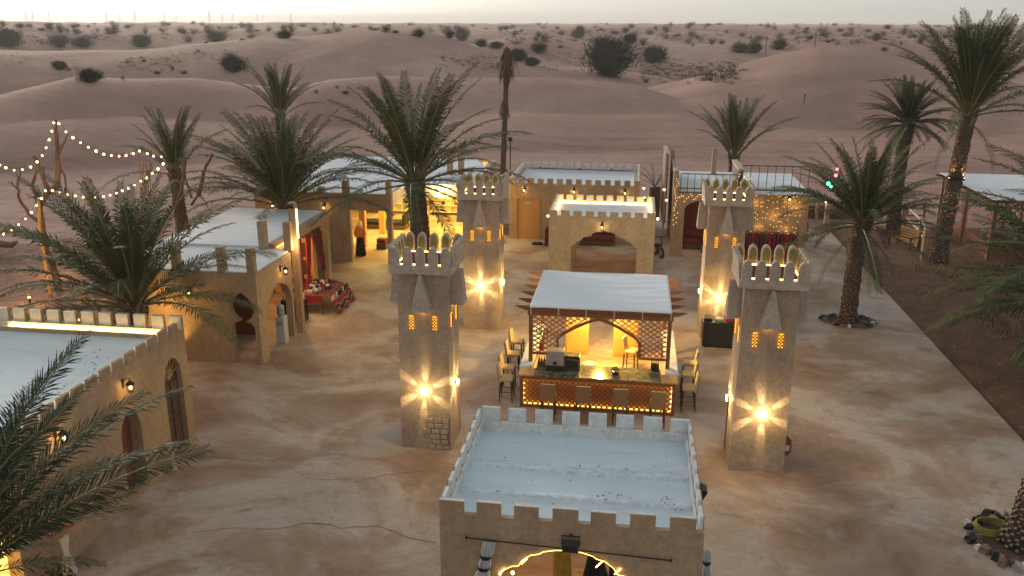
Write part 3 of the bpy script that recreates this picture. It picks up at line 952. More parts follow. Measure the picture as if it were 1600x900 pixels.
# ---- arched gate house behind the bar
A = thing('gate_house', 'small crenellated tan gate with light strip behind the bar canopy', 'building')
AX0, AX1, AY0, AY1 = -3.60, 1.10, 37.6, 41.4
za = 2.68
wall_with_openings(A, 'XZ', AY0, AY0 + .35, AX0, AX1, za, [(-2.60, .34, 1.45, 2.22, STEPPED)], 'tan_pale', 'front_wall')
MB().box(AX0, AX0 + 1.0, AY0 + .351, AY1 - .351, 0, za - .001, 'tan_pale').build('side_wall', A)
MB().box(AX1 - .76, AX1, AY0 + .351, AY1 - .351, 0, za - .001, 'tan_pale').build('side_wall', A)
wall_with_openings(A, 'XZ', AY1 - .35, AY1, AX0, AX1, za, [(-2.60, .34, 1.45, 2.22, STEPPED)], 'tan_pale', 'rear_wall')
MB().box(AX0 + .2, AX1 - .2, AY0 + .2, AY1 - .2, za + .002, za + .03, 'roof_white').box(AX0 + 1.01, AX1 - .77, AY0 + .36, AY1 - .36, 2.45, 2.55, 'tan_pale').build('roof', A)
for nm, (x0, x1, y0, y1) in dict(a=(AX0, AX1, AY0, AY0 + .14), b=(AX0, AX1, AY1 - .14, AY1), c=(AX0, AX0 + .14, AY0 + .141, AY1 - .141), d=(AX1 - .14, AX1, AY0 + .141, AY1 - .141)).items():
    MB().box(x0, x1, y0, y1, za + .001, za + .16, 'tan_pale' if nm == 'a' else 'cream').build('parapet', A)
merlon_row(A, 'X', AX0, AX1, AY0, AY0 + .13, za + .16, za + .40, 9, .30, 'tan_pale', 'cream', -1)
merlon_row(A, 'X', AX0, AX1, AY1 - .13, AY1, za + .16, za + .42, 10, .30, 'tan_pale', 'cream', 1)
merlon_row(A, 'Y', AY0 + .2, AY1 - .2, AX0, AX0 + .13, za + .16, za + .40, 7, .30, 'tan_pale', 'cream', -1)
merlon_row(A, 'Y', AY0 + .2, AY1 - .2, AX1 - .13, AX1, za + .16, za + .40, 7, .30, 'tan_pale', 'cream', 1)
mb = MB(); z = za + .05
mb.box(AX0 + .2, AX1 - .2, AY1 - .19, AY1 - .16, z, z + .02, 'led_hot').box(AX0 + .16, AX0 + .19, AY0 + .2, AY1 - .2, z, z + .02, 'led_hot').box(AX1 - .19, AX1 - .16, AY0 + .2, AY1 - .2, z, z + .02, 'led_hot')
mb.build('light_strip', A)
wall_lantern('lantern over the stepped arch of the small gate', (-1.22, AY0 - .005, 2.50), (0, -1), watts=9)
globe_lamp('globe lamp at the left corner of the small gate', (AX0 - .08, AY0 + .3, 2.75), 1.5, 'globe lamps on building corners')
globe_lamp('globe lamp at the right corner of the small gate', (AX1 + .10, AY0 + .3, 2.78), 2.5, 'globe lamps on building corners')
point(A, (-1.1, 39.5, 2.3), 10, (1, .6, .22), .1)

# ---- rear building with the wooden door
B = thing('rear_building', 'long tan rear building with wooden door and white crenellated roof', 'building')
BX0, BX1, BY0, BY1 = -6.40, .42, 44.6, 50.2
zb = 2.98
MB().box(BX0, -6.02, BY0, BY0 + .3, 0, zb, 'tan').box(-6.019, -4.82, BY0, BY0 + .3, 2.22, zb - .001, 'tan').box(-4.819, BX1, BY0, BY0 + .3, 0, zb, 'tan').build('front_wall', B)
for x0, x1 in ((BX0, BX0 + .3), (BX1 - .3, BX1)):
    MB().box(x0, x1, BY0 + .301, BY1 - .301, 0, zb, 'tan').build('side_wall', B)
MB().box(BX0, BX1, BY1 - .3, BY1, 0, zb, 'tan').build('rear_wall', B)
MB().box(BX0 + .301, BX1 - .301, BY0 + .301, BY1 - .301, zb - .25, zb - .12, 'roof_white').build('roof', B)
MB().box(BX0 + .301, BX1 - .301, BY1 - .32, BY1 - .302, zb - .12, zb + .002, 'white_wall').box(BX0 + .302, BX0 + .32, BY0 + .32, BY1 - .33, zb - .12, zb + .002, 'white_wall').box(BX1 - .32, BX1 - .302, BY0 + .32, BY1 - .33, zb - .12, zb + .002, 'white_wall').build('parapet_lining', B)
merlon_row(B, 'X', BX0, BX1, BY0, BY0 + .12, zb, 3.28, 14, .38, 'tan', 'white_wall', -1)
merlon_row(B, 'X', BX0 + .2, BX1, BY1 - .12, BY1, zb, 3.28, 14, .38, 'tan', 'white_wall', 1)
merlon_row(B, 'Y', BY0 + .3, BY1 - .2, BX0, BX0 + .12, zb, 3.28, 8, .38, 'tan', 'white_wall', -1)
merlon_row(B, 'Y', BY0 + .3, BY1 - .2, BX1 - .12, BX1, zb, 3.28, 8, .38, 'tan', 'white_wall', 1)
MB().tube([(BX0 + .5, BY1 - .7, 3.02), (BX1 - .4, BY1 - .7, 3.0)], .025, 'iron', 6).build('pipe', B)
for x in (-5.3, -3.0, -1.2): MB().ball((x, BY1 - .7, 3.05), .06, 'black', 6).build('pipe_joint', B)
d = MB().box(-6.00, -4.84, BY0 + .03, BY0 + .10, 0, 2.20, 'wood_door').build('door', B)
MB().box(-4.98, -4.93, BY0 - .02, BY0 + .03, 1.0, 1.12, 'steel').build('handle', d)
MB().box(-5.50, -5.25, BY0 + .018, BY0 + .03, 1.90, 1.99, 'white_plastic').build('door_plate', d)
MB().box(-6.08, -6.001, BY0 - .02, BY0 + .12, 0, 2.27, 'wood_gold').box(-4.839, -4.76, BY0 - .02, BY0 + .12, 0, 2.27, 'wood_gold').box(-6.0, -4.84, BY0 - .02, BY0 + .12, 2.201, 2.27, 'wood_gold').build('door_frame', B)
for x, s in ((-5.58, 'above the wooden door of the rear building'), (-2.98, 'in the middle of the rear building wall'), (-.33, 'at the right end of the rear building wall')):
    wall_lantern('lantern ' + s, (x, BY0 - .005, 2.74), (0, -1), watts=9)
globe_lamp('globe lamp at the rear building left corner', (-6.55, 44.3, 2.85), 3, 'globe lamps on building corners')
globe_lamp('upper of two globe lamps by the rear building right corner', (.62, 44.5, 2.93), 2, 'globe lamps on building corners')
globe_lamp('lower of two globe lamps by the rear building right corner', (.66, 44.5, 2.45), 2, 'globe lamps on building corners')
globe_lamp('upper globe lamp on the frame left of the railings', (1.62, 43.6, 3.05), 3, 'globe lamps on building corners')
globe_lamp('lower globe lamp on the frame left of the railings', (1.75, 43.2, 2.6), 3, 'globe lamps on building corners')

# dark red floor seating seen through the small gate, things beside the door
def bench_seat(label, x0, x1, y0, y1, h, mat, cat='bench', back=None, name='floor_sofa'):
    t = thing(name, label, cat, ((x0 + x1) / 2, (y0 + y1) / 2, 0))
    w, d = (x1 - x0) / 2, (y1 - y0) / 2
    MB().box(-w, w, -d, d, 0, h * .55, 'wood_dark').build('base', t, bevel=.02)
    n = max(1, int(2 * w / .8))
    for k in range(n):
        MB().box(-w + 2 * w * k / n + .01, -w + 2 * w * (k + 1) / n - .01, -d + .02, d - .02, h * .55 + .002, h, mat).build('seat_cushion', t, bevel=.04)
    if back == 'rear':
        for k in range(n): MB().box(-w + 2 * w * k / n + .02, -w + 2 * w * (k + 1) / n - .02, d - .2, d, h + .005, h + .42, mat).build('back_cushion', t, bevel=.05)
    if back == 'right': MB().box(w - .18, w, -d, d, h + .005, h + .42, mat).build('back_cushion', t, bevel=.05)
    return t
bench_seat('dark red bench against the rear wall, seen through the small gate', -2.55, -.75, 43.6, 44.5, .45, 'maroon', back='rear')
bench_seat('small maroon draped table beside the wooden door', -4.35, -3.85, 43.2, 44.0, .95, 'maroon', 'table', name='side_table')
t = thing('fallen_cushion', 'flat black cushion on the ground left of the maroon table', 'cushion', (-4.75, 43.5, 0))
MB().box(-.28, .28, -.18, .18, .004, .10, 'black_cloth').build('cushion', t, bevel=.04)
t = thing('scooter', 'dark folded scooter parked right of the small gate', 'scooter', (1.45, 41.9, 0), .4)
for y in (-.35, .35):
    w = MB(); w.tube([(-.04, y, .28), (.04, y, .28)], .28, 'black', 18); wo = w.build('wheel', t)
    MB().tube([(-.045, y, .28), (.045, y, .28)], .13, 'steel', 14).build('rim', wo)
MB().tube([(0, -.35, .28), (0, -.2, .42), (0, .15, .42), (0, .35, .28)], .05, 'black', 8).box(-.12, .12, -.1, .32, .52, .62, 'black_cloth').build('frame', t)
MB().tube([(0, -.35, .28), (0, -.25, .95), (0, -.15, 1.05)], .025, 'iron', 6).tube([(-.28, -.15, 1.05), (.28, -.15, 1.05)], .02, 'iron', 6).build('handlebar', t)

# ------------------------------------------------------------------ bar pavilion
BAR = thing('bar_pavilion', 'wooden lattice bar under a white canopy between the towers', 'bar')
X0, X1, Y0 = -3.05, 1.52, 23.56
CT = 1.06
W2 = .95                     # depth of the front counter
# counter carcass
mb = MB()
mb.box(X0 + .10, X1 - .10, Y0 + .12, Y0 + .15, .08, CT - .09, 'wood_gold')
mb.build('counter_back_panel', BAR)
# frame round the lattice front
for a in ((X0, X0 + .10, Y0, Y0 + .09, 0, CT - .06), (X1 - .10, X1, Y0, Y0 + .09, 0, CT - .06), (X0 + .101, X1 - .101, Y0, Y0 + .09, CT - .15, CT - .061), (X0 + .101, X1 - .101, Y0, Y0 + .09, 0, .09)):
    MB().box(*a, 'wood').build('counter_frame', BAR)
lt = lattice(lambda u, v: True, X0 + .10, X1 - .10, .09, CT - .15, .112, .042, .012, lambda u, v, d: (u, Y0 + .02 + d, v))
o = lt.build('lattice_front', BAR); o['kind'] = 'stuff'
mb = MB()
mb.box(X0 + .12, X1 - .12, Y0 + .06, Y0 + .085, .10, .115, 'led_y').box(X0 + .105, X0 + .115, Y0 + .06, Y0 + .10, .14, CT - .2, 'led_y').box(X1 - .115, X1 - .105, Y0 + .06, Y0 + .10, .14, CT - .2, 'led')
mb.box(X0 + .12, X1 - .12, Y0 + .07, Y0 + .085, CT - .175, CT - .165, 'led_y')
mb.build('light_strip', BAR)
# tops
MB().box(X0 + .42, X1 - .42, Y0 - .04, Y0 + W2, CT - .05, CT, 'marble').build('counter_top', BAR, bevel=.01)
MB().box(X0 - .06, X0 + .415, Y0 - .04, Y0 + .55, CT - .05, CT + .001, 'wood_gold').build('counter_corner', BAR, bevel=.01)
MB().box(X1 - .415, X1 + .06, Y0 - .04, Y0 + .55, CT - .05, CT + .001, 'wood_gold').build('counter_corner', BAR, bevel=.01)
for x0, x1 in ((X0 - .10, X0 + .30), (X1 - .30, X1 + .10)):
    MB().box(x0, x1, Y0 + .555, 28.1, CT - .05, CT - .001, 'marble_side').build('side_counter_top', BAR, bevel=.01)
for x in (X0 + .02, X1 - .06):
    MB().box(x, x + .04, Y0 + .10, 28.0, .02, CT - .051, 'wood').build('side_panel', BAR)
MB().box(X0 + .15, X1 - .15, Y0 + .151, Y0 + .9, .05, .10, 'wood_gold').build('shelf', BAR)
# posts and beams
PX = (-2.86, 1.30); PYF, PYB = 24.65, 28.3
for x in PX:
    for y in (PYF, PYB):
        MB().box(x - .06, x + .06, y - .06, y + .06, 0 if y == PYB else .2, 2.56, 'wood').build('post', BAR, bevel=.008)
for y in (PYF, PYB):
    MB().box(PX[0] - .10, PX[1] + .10, y - .05, y + .05, 2.561, 2.70, 'wood').build('beam', BAR)
for x in PX:
    MB().box(x - .05, x + .05, PYF + .051, PYB - .051, 2.562, 2.69, 'wood').build('beam', BAR)
# rafter tails, stepped
for k in range(6):
    y = PYF + .0 + (PYB - PYF) * k / 5
    pts = [(-.42, .10), (-.42, .07), (-.34, .055), (-.30, .02), (-.22, .005), (-.18, -.02), (-.05, -.04), (PX[1] - PX[0] + .05, -.04), (PX[1] - PX[0] + .18, -.02), (PX[1] - PX[0] + .22, .005), (PX[1] - PX[0] + .30, .02), (PX[1] - PX[0] + .34, .055), (PX[1] - PX[0] + .42, .07), (PX[1] - PX[0] + .42, .10)]
    pts = [(PX[0] + (-.06 if a < 1 else .06) + a, 2.745 + b) for a, b in pts]
    MB().prism(pts, 'XZ', y - .03, y + .03, 'wood').build('rafter', BAR)
# canopy cloth
cx0, cx1, cy0, cy1 = PX[0] - .02, PX[1] + .04, PYF - .22, PYB + .10
vs = []; nx, ny = 60, 60
for j in range(ny + 1):
    for i in range(nx + 1):
        u, v = i / nx, j / ny
        sag = .010 * abs(sin(v * 5 * pi)) * (0.4 + .6 * sin(u * pi))
        z = 2.915 - sag + .006 * sin(v * 46 + 6 * sin(u * 3)) * (.5 + .5 * sin(u * 7 + v * 4)) + .006 * sin(u * 9 + v * 21)
        x = cx0 + (cx1 - cx0) * u
        y = cy0 + (cy1 - cy0) * v + (.04 * sin(u * 3.1) if j == 0 else 0) - (.10 * max(0, sin((u - .1) * 4.4)) if j == ny else 0)
        if j == 0: z -= .05
        vs.append((x, y, z))
mb = MB(); mb.add(vs, [(j * (nx + 1) + i, j * (nx + 1) + i + 1, (j + 1) * (nx + 1) + i + 1, (j + 1) * (nx + 1) + i) for j in range(ny) for i in range(nx)], 'canopy')
o = mb.build('canopy', BAR, True); o.modifiers.new('t', 'SOLIDIFY').thickness = .012
for k in range(6):
    x = cx0 + .02 + (cx1 - cx0 - .04) * k / 5
    MB().box(x - .018, x + .018, PYF - .075, PYF - .055, 2.60, 2.88, 'white_plastic').build('canopy_strap', BAR)
# lattice spandrels with the pointed arch
def arch_z(x):
    c = -.80; hw = 2.0
    u = min(1, abs(x - c) / hw)
    if u > .62: return 1.78
    if u > .55: return 1.80 + (0.62 - u) / .07 * .16
    return 2.50 - .54 * (u / .55) ** 1.35
def ins(u, v): return v > arch_z(u) + .05
lt = lattice(ins, PX[0] + .06, PX[1] - .06, 1.40, 2.55, .125, .034, .012, lambda u, v, d: (u, PYF - .015 + d, v), slope=.70)
def ins2(u, v): return v > (arch_z(u) + .05 if abs(u + .8) < 1.24 else 1.36)
lt = lattice(ins2, PX[0] + .06, PX[1] - .06, 1.32, 2.55, .125, .034, .012, lambda u, v, d: (u, PYF - .015 + d, v), slope=.70)
o = lt.build('arch_lattice', BAR); o['kind'] = 'stuff'
xs = [-2.04 + (2.48) * k / 40 for k in range(41)]
mb = MB()
mb.prism([(x, arch_z(x) + .06) for x in xs] + [(x, arch_z(x) - .03) for x in xs[::-1]], 'XZ', PYF - .03, PYF + .03, 'wood')
mb.box(PX[0] + .06, -2.041, PYF - .029, PYF + .029, 1.29, 1.36, 'wood').box(.441, PX[1] - .06, PYF - .029, PYF + .029, 1.29, 1.36, 'wood')
mb.box(-2.08, -2.0, PYF - .031, PYF + .031, 1.361, 1.87, 'wood').box(.40, .48, PYF - .031, PYF + .031, 1.361, 1.87, 'wood')
mb.build('arch_frame', BAR)
# back bar cupboards, with moulded fronts
for x0, x1, n in ((-2.05, -1.25, 1), (-.40, .45, 1)):
    MB().box(x0, x1, 28.05, 28.55, 0, 1.22, 'wood_gold').build('back_cupboard', BAR, bevel=.01)
    w = (x1 - x0) / n
    for k in range(n):
        a, b = x0 + k * w + .05, x0 + (k + 1) * w - .05
        MB().box(a, b, 28.02, 28.049, .08, 1.04, 'wood_gold').box(a + .07, b - .07, 28.005, 28.02, .15, .97, 'wood_door').build('cupboard_door', BAR, bevel=.006)
point(BAR, (-.8, 26.6, 2.45), 300, (1.0, .70, .14), .12)
MB().tube([(-.8, 26.3, 2.5), (-.8, 26.3, 2.70)], .006, 'iron', 5).ball((-.8, 26.3, 2.45), .06, 'bulb', 10).build('pendant_lamp', BAR)
point(BAR, (-.8, 27.7, 1.6), 14, (1.0, .62, .12), .1)

# things on the counter
t = thing('coffee_machine', 'tall grey machine on the left of the bar counter', 'coffee machine', (-2.05, 24.1, CT))
MB().box(-.27, .27, -.2, .2, .002, .16, 'black').build('base', t, bevel=.01)
MB().box(-.27, .27, -.17, .2, .161, .62, 'grey_plastic').build('body', t, bevel=.02)
MB().box(-.05, .05, -.19, -.171, .2, .3, 'black').build('spout', t)
t = thing('drinks_cooler', 'black glass fronted cooler on the bar counter beside the grey machine', 'cooler', (-1.55, 24.2, CT))
MB().box(-.24, .24, -.19, .19, .002, .44, 'black').build('body', t, bevel=.015)
MB().box(-.22, .22, -.15, .17, .441, .46, 'marble').build('top', t)
MB().box(-.20, .20, -.205, -.191, .05, .36, 'steel').box(-.19, .19, -.209, -.206, .06, .35, 'black').build('door', t)
t = thing('flower_bowl', 'small bowl of yellow and red flowers on the bar counter', 'flowers', (-.24, 23.95, CT))
MB().lathe([(.05, 0.002), (.11, .03), (.12, .08), (.10, .09)], mat='black').build('bowl', t, True)
f = MB(); rn = random.Random(4)
for k in range(36):
    a, r = rn.uniform(0, 2 * pi), rn.uniform(0, .13)
    f.ball((r * cos(a), r * sin(a), .12 + rn.uniform(0, .09)), rn.uniform(.018, .03), rn.choice(['leafgreen', 'leafgreen', 'orange_flower', 'red_flower', 'yellow_plastic']), 6)
o = f.build('blooms', t); o['kind'] = 'stuff'
t = thing('glass_rack', 'rack of dark bottles at the right end of the bar counter', 'bottle rack', (.92, 24.35, CT))
MB().box(-.13, .13, -.2, .2, .002, .05, 'steel').build('tray', t)
rn = random.Random(2); bott = MB().lathe([(.03, 0), (.032, .14), (.012, .19), (.012, .25)], mat='black', n=8).mesh('bottle')
for k in range(8): inst(bott, 'bottle', t, (-.09 + .06 * (k % 4), -.12 + .2 * (k // 4) + rn.uniform(-.03, .03), .052))
t = thing('bottle_group', 'dark bottles at the left end of the bar counter', 'bottles', (-2.42, 24.3, CT))
for k in range(7): inst(bott, 'bottle', t, (-.14 + .08 * (k % 4), -.1 + .16 * (k // 4), .002), sc=rn.uniform(.9, 1.2))
t = thing('serving_tray', 'round white tray on a stand behind the bar counter', 'tray', (-1.05, 24.9, 0))
MB().lathe([(.2, .93), (.24, .95), (.24, .965), (.05, .955)], mat='white_cloth', n=20).build('dish', t, True)
MB().lathe([(.18, 0), (.17, .02), (.02, .05), (.02, .92)], mat='steel', n=12).build('stand', t, True)
t = thing('hanging_ornament', 'small red and green hanging lantern in the left bar lattice', 'ornament', (-2.52, 24.5, 1.45))
MB().tube([(0, 0, .55), (0, 0, 1.0)], .006, 'iron', 5).build('chain', t)
MB().lathe([(.02, .0), (.07, .08), (.07, .22), (.02, .30)], mat='red_paint', n=8).build('lantern', t)
f = MB()
for k in range(26):
    f.ball((rn.uniform(-.2, .2), rn.uniform(-.03, .05), rn.uniform(.35, .75)), .035, 'leafgreen', 5, .4)
o = f.build('leaves', t); o['kind'] = 'stuff'

# ---- bar stools
def make_stool(label, loc, rz, group='beige bar stools'):
    t = thing('bar_stool', label, 'bar stool', loc, rz, group)
    MB().box(-.21, .21, -.20, .22, .66, .76, 'beige').build('seat', t, bevel=.035)
    mx = Matrix.Translation((0, .20, .68)) @ Matrix.Rotation(R(-8), 4, 'X')
    b = MB(); b.box(-.21, .21, -.035, .015, -.06, .48, 'beige', mx); b.box(-.212, .212, .0155, .035, -.07, .481, 'brown_back', mx); b.build('backrest', t, bevel=.018)
    for sx in (-1, 1):
        for sy in (-1, 1):
            MB().tube([(sx * .18, sy * .17 + .01, .66), (sx * .20, sy * .20 + .01, 0.0)], [.030, .019], 'wood_dark', 6).build('leg', t)
    MB().tube([(-.19, -.18, .25), (.19, -.18, .25)], .011, 'wood_dark', 5).tube([(-.19, .2, .32), (.19, .2, .32)], .011, 'wood_dark', 5).tube([(-.19, -.18, .32), (-.19, .2, .32)], .011, 'wood_dark', 5).tube([(.19, -.18, .32), (.19, .2, .32)], .011, 'wood_dark', 5).build('stretcher', t)
    return t
st0 = make_stool('bar stool at the front of the bar, first from the left', (-2.13, 22.95, 0), pi)
def stool(label, x, y, rz):
    s = copy_tree(st0); s.location = (x, y, 0); s.rotation_euler = (0, 0, rz); s['label'] = label; return s
for w, x in (('second from the left', -1.12), ('third from the left', -.06), ('nearest the right corner', 1.0)):
    stool('bar stool at the front of the bar, ' + w, x, 22.9 - .03 * x, pi + .03)
for w, y, x in (('nearest the front', 24.0, -3.50), ('second from the front', 24.85, -3.58), ('third from the front', 26.05, -3.58), ('rearmost', 27.2, -3.6)):
    stool('bar stool along the left side of the bar, ' + w, x, y, pi / 2 + random.uniform(-.08, .08))
for w, y, x in (('nearest the front', 24.1, 1.93), ('middle one', 25.1, 1.96), ('rearmost', 26.05, 2.04)):
    stool('bar stool along the right side of the bar, ' + w, x, y, -pi / 2 + random.uniform(-.08, .08))
stool('bar stool standing inside the bar behind the counter', .22, 26.9, pi / 2 - .3)
# rz convention: local +Y carries the backrest, so seats face -Y locally

# chest freezer
t = thing('chest_freezer', 'black chest freezer with dark trays on top beside the rear right tower', 'freezer', (3.28, 29.78, 0))
MB().box(-.56, .56, -.38, .38, .06, .92, 'black').box(-.50, .50, -.34, .34, 0, .059, 'iron').build('body', t, bevel=.02)
MB().box(-.57, .57, -.39, .39, .925, .97, 'black').build('lid', t, bevel=.015)
for x, c in ((-.38, 'iron'), (0, 'blue_bottle'), (.36, 'red_cloth')):
    MB().box(x - .15, x + .15, -.25, .2, .972, 1.05, c).box(x - .12, x + .12, -.22, .17, 1.051, 1.06, 'black').build('tray', t, bevel=.01)

# ------------------------------------------------------------------ long crenellated building on the left
L = thing('crenellated_hall', 'long tan hall on the left with light strip behind its battlements', 'building')
LX0, LX1, LY0, LY1 = -22.0, -11.65, 7.5, 20.2
zl = 3.12
DR = (18.95, 19.85)
ops = [(16.92, 17.75, 1.55, 2.14, ROUND), (18.98, 19.84, 2.05, 2.68, ROUND)]
wall_with_openings(L, 'YZ', LX1 - .35, LX1, LY0, LY1, zl, [(12.1, 13.25, 1.2, 1.75, ROUND)] + ops, 'tan', 'side_wall')
MB().box(LX0, LX1 - .352, LY1 - .3, LY1, 0, zl - .001, 'tan').build('end_wall', L)
MB().box(LX0, LX0 + .3, LY0, LY1 - .302, 0, zl - .001, 'tan').build('side_wall', L)
MB().box(LX0 + .302, LX1 - .352, LY0, LY0 + .3, 0, zl - .001, 'tan').build('end_wall', L)
MB().box(LX0 + .1, LX1 - .2, LY0 + .2, LY1 - .2, 2.98, 3.0, 'roof').box(LX0 + .31, LX1 - .36, LY0 + .31, LY1 - .31, 2.7, 2.8, 'tan').build('roof', L)
for a in ((LX0, LX1, LY1 - .16, LY1), (LX1 - .16, LX1, LY0, LY1 - .162)):
    MB().box(a[0], a[1], a[2], a[3], zl + .001, 3.24, 'tan').build('parapet', L)
MB().box(LX0 + .2, LX1 - .17, LY1 - .175, LY1 - .163, 3.0, 3.242, 'cream').build('parapet_lining', L)
merlon_row(L, 'X', LX0, LX1, LY1 - .14, LY1, 3.24, 3.60, 21, .36, 'cream', 'tan', -1)
merlon_row(L, 'Y', LY0, LY1 - .30, LX1 - .12, LX1, 3.24, 3.50, 25, .36, 'cream', 'tan', -1)
MB().box(LX0 + .3, LX1 - .17, LY1 - .31, LY1 - .18, 3.12, 3.13, 'cream').box(LX1 - .36, LX1 - .165, LY0 + .3, LY1 - .32, 3.1, 3.125, 'cream').build('ledge', L)
MB().box(-16.6, LX1 - .25, LY1 - .215, LY1 - .19, 3.131, 3.155, 'led_hot').build('light_strip', L)
MB().box(LX1 - .22, LX1 - .20, LY0 + .3, LY1 - .33, 3.126, 3.14, 'led_hot').build('light_strip', L)
# double door with fanlight
dd = MB().box(LX1 - .20, LX1 - .15, 18.98, 19.84, 0, 2.05, 'wood_dark').build('door', L)
for a, b in ((19.0, 19.40), (19.42, 19.82)):
    MB().box(LX1 - .149, LX1 - .12, a + .02, b - .02, .1, .95, 'wood_dark').box(LX1 - .149, LX1 - .12, a + .02, b - .02, 1.05, 1.98, 'wood_dark').build('door_panel', dd, bevel=.01)
fan = MB()
for k in range(1, 8):
    a = pi * k / 8; fan.tube([(LX1 - .12, 19.41, 2.08), (LX1 - .12, 19.41 + .42 * cos(a), 2.08 + .56 * sin(a))], .014, 'wood_gold', 5)
fan.tube([(LX1 - .12, 19.41 + .2 * cos(pi * k / 8), 2.08 + .27 * sin(pi * k / 8)) for k in range(9)], .014, 'wood_gold', 5)
fan.prism([(19.41 + .43 * cos(pi * k / 12), 2.06 + .62 * sin(pi * k / 12)) for k in range(13)], 'YZ', LX1 - .20, LX1 - .16, 'wood_dark')
fan.build('fanlight', L)
MB().box(LX1 - .34, LX1 - .30, 16.93, 17.74, 0, 2.05, 'terracotta').build('niche_back', L)
MB().box(LX1 - .34, LX1 - .30, 12.11, 13.24, 0, 1.72, 'doorway_glow').build('doorway_glow_panel', L)  # flat panel that glows by itself, in place of a lit interior
MB().box(LX1 - .001, LX1 + .16, 7.5, 18.4, 0.004, .12, 'tan').build('plinth', L)
wall_lantern('lantern on the left hall beside its arched door', (LX1 + .005, 17.25, 2.90), (1, 0), watts=10)
wall_lantern('lantern on the left hall low behind the near palm fronds', (LX1 + .005, 14.75, 2.85), (1, 0), watts=10)
deb = MB(); rn = random.Random(12)
for k in range(26):
    x, y = rn.uniform(-13.4, -12.2), rn.uniform(16.2, 19)
    deb.ball((x, y, 3.008), rn.uniform(.01, .03), 'debris', 6, .4)
o = deb.build('roof_debris', L); o['kind'] = 'stuff'

# ------------------------------------------------------------------ middle left building with posts
Mb = thing('post_house', 'tan building with roof posts and keyhole doorway behind the left palm', 'building')
MX0, MX1, MY0, MY1 = -17.45, -12.05, 25.6, 28.6
wall_with_openings(Mb, 'XZ', MY0, MY0 + .3, MX0, MX1, 3.16, [(-13.05, -12.22, 1.30, 2.52, KEYHOLE)], 'tan', 'front_wall')
wall_with_openings(Mb, 'YZ', MX1 - .25, MX1 - .001, MY0 + .301, MY1, 3.158, [(26.2, 28.45, 1.2, 2.35, POINTED)], 'tan', 'side_wall')
MB().box(MX0, MX0 + .3, MY0 + .301, 35.0, 0, 3.158, 'tan').build('side_wall', Mb)
MB().box(MX0 + .301, MX1 - .05, MY0 + .05, MY1 + .1, 3.165, 3.21, 'roof_white').build('roof', Mb)
MB().box(MX0 + .301, -13.101, 28.71, 35.0, 3.16, 3.30, 'roof_white').build('roof', Mb)
MB().box(MX0 + .3, -13.2, 28.3, 28.55, 0, 3.15, 'terracotta').build('inner_wall', Mb)
for x in (-16.4, -14.84, -13.24, -12.22):
    MB().box(x - .13, x + .13, MY0 + .02, MY0 + .28, 3.161, 4.02, 'tan').build('roof_post', Mb, bevel=.02)
for x in (-13.06, -12.10):
    MB().box(x - .14, x + .14, 28.5, 28.78, 3.2, 4.25, 'tan').build('roof_post', Mb, bevel=.02)
MB().box(-12.12, -11.86, 28.82, 29.06, 0, 4.9, 'tan').build('tall_post', Mb, bevel=.02)
MB().box(-11.855, -11.82, 28.88, 28.93, 3.6, 4.66, 'led').build('light_bar', Mb)
MB().box(-12.06, -11.9, 28.7, 28.80, 4.72, 4.84, 'black').build('spotlight', Mb)
MB().box(-13.1, -12.86, 29.07, 34.9, 2.92, 3.30, 'tan').build('side_beam', Mb)
MB().box(-12.855, -12.83, 29.3, 30.6, 3.10, 3.13, 'led_y').build('light_strip', Mb)
point(Mb, (-11.7, 28.6, 3.4), 11, (1.0, .66, .28), .12)
point(Mb, (-12.6, 30.2, 2.6), 22, (1.0, .60, .18), .1)
wall_lantern('unlit looking lantern on the front of the tan post house', (-14.34, MY0 - .005, 2.55), (0, -1), watts=.7)
wall_lantern('lantern on the post house side wall above the water cooler', (MX1 + .005, 27.6, 2.80), (1, 0), watts=10)
globe_lamp('small lamp under the side beam by the red curtains', (-12.75, 29.6, 2.80), 8)
# interior back of the shop: cabinets with pictures
cab = thing('display_cabinet', 'orange wood display cabinet behind the red curtains', 'cabinet', (-13.9, 33.2, 0))
MB().box(-.9, .9, 0, .4, 0, 2.5, 'wood_door').build('body', cab, bevel=.01)
for k, z in enumerate((.15, .95, 1.7)):
    MB().box(-.6, .6, -.02, -.001, z, z + .6, 'wood_dark').build('shelf_opening', cab)
    MB().ball((-.1 + .15 * k, -.06, z + .22), .13, 'steel', 8).ball((.25, -.06, z + .16), .1, 'gold_cloth', 8).build('ware', cab, True)
MB().box(-.7, .7, -.06, -.021, .80, .83, 'cream').build('shelf_board', cab)
curtain('dark red curtain hanging left in the shop opening', -12.84, 31.35, 2.9, .25, .5, .35, .15, 'X', 'red_cloth', ((.55,),))
curtain('dark red curtain beside the first, tied to the cabinet', -12.84, 32.35, 2.9, .25, .6, .3, -.3, 'X', 'red_cloth', ((.6,),))
curtain('maroon curtain tied back at the far shop post', -12.92, 33.4, 2.95, .9, .9, .25, .75, 'X', 'maroon', ((.62,),))
MB().box(-13.1, -12.86, 34.6, 34.9, 0, 2.919, 'tan').build('shop_post', Mb)
MB().box(MX0 + .3, -13.11, 34.7, 34.9, 0, 3.15, 'tan').build('partition', Mb)
point(Mb, (-13.0, 31.2, 2.6), 40, (1.0, .58, .16), .1)

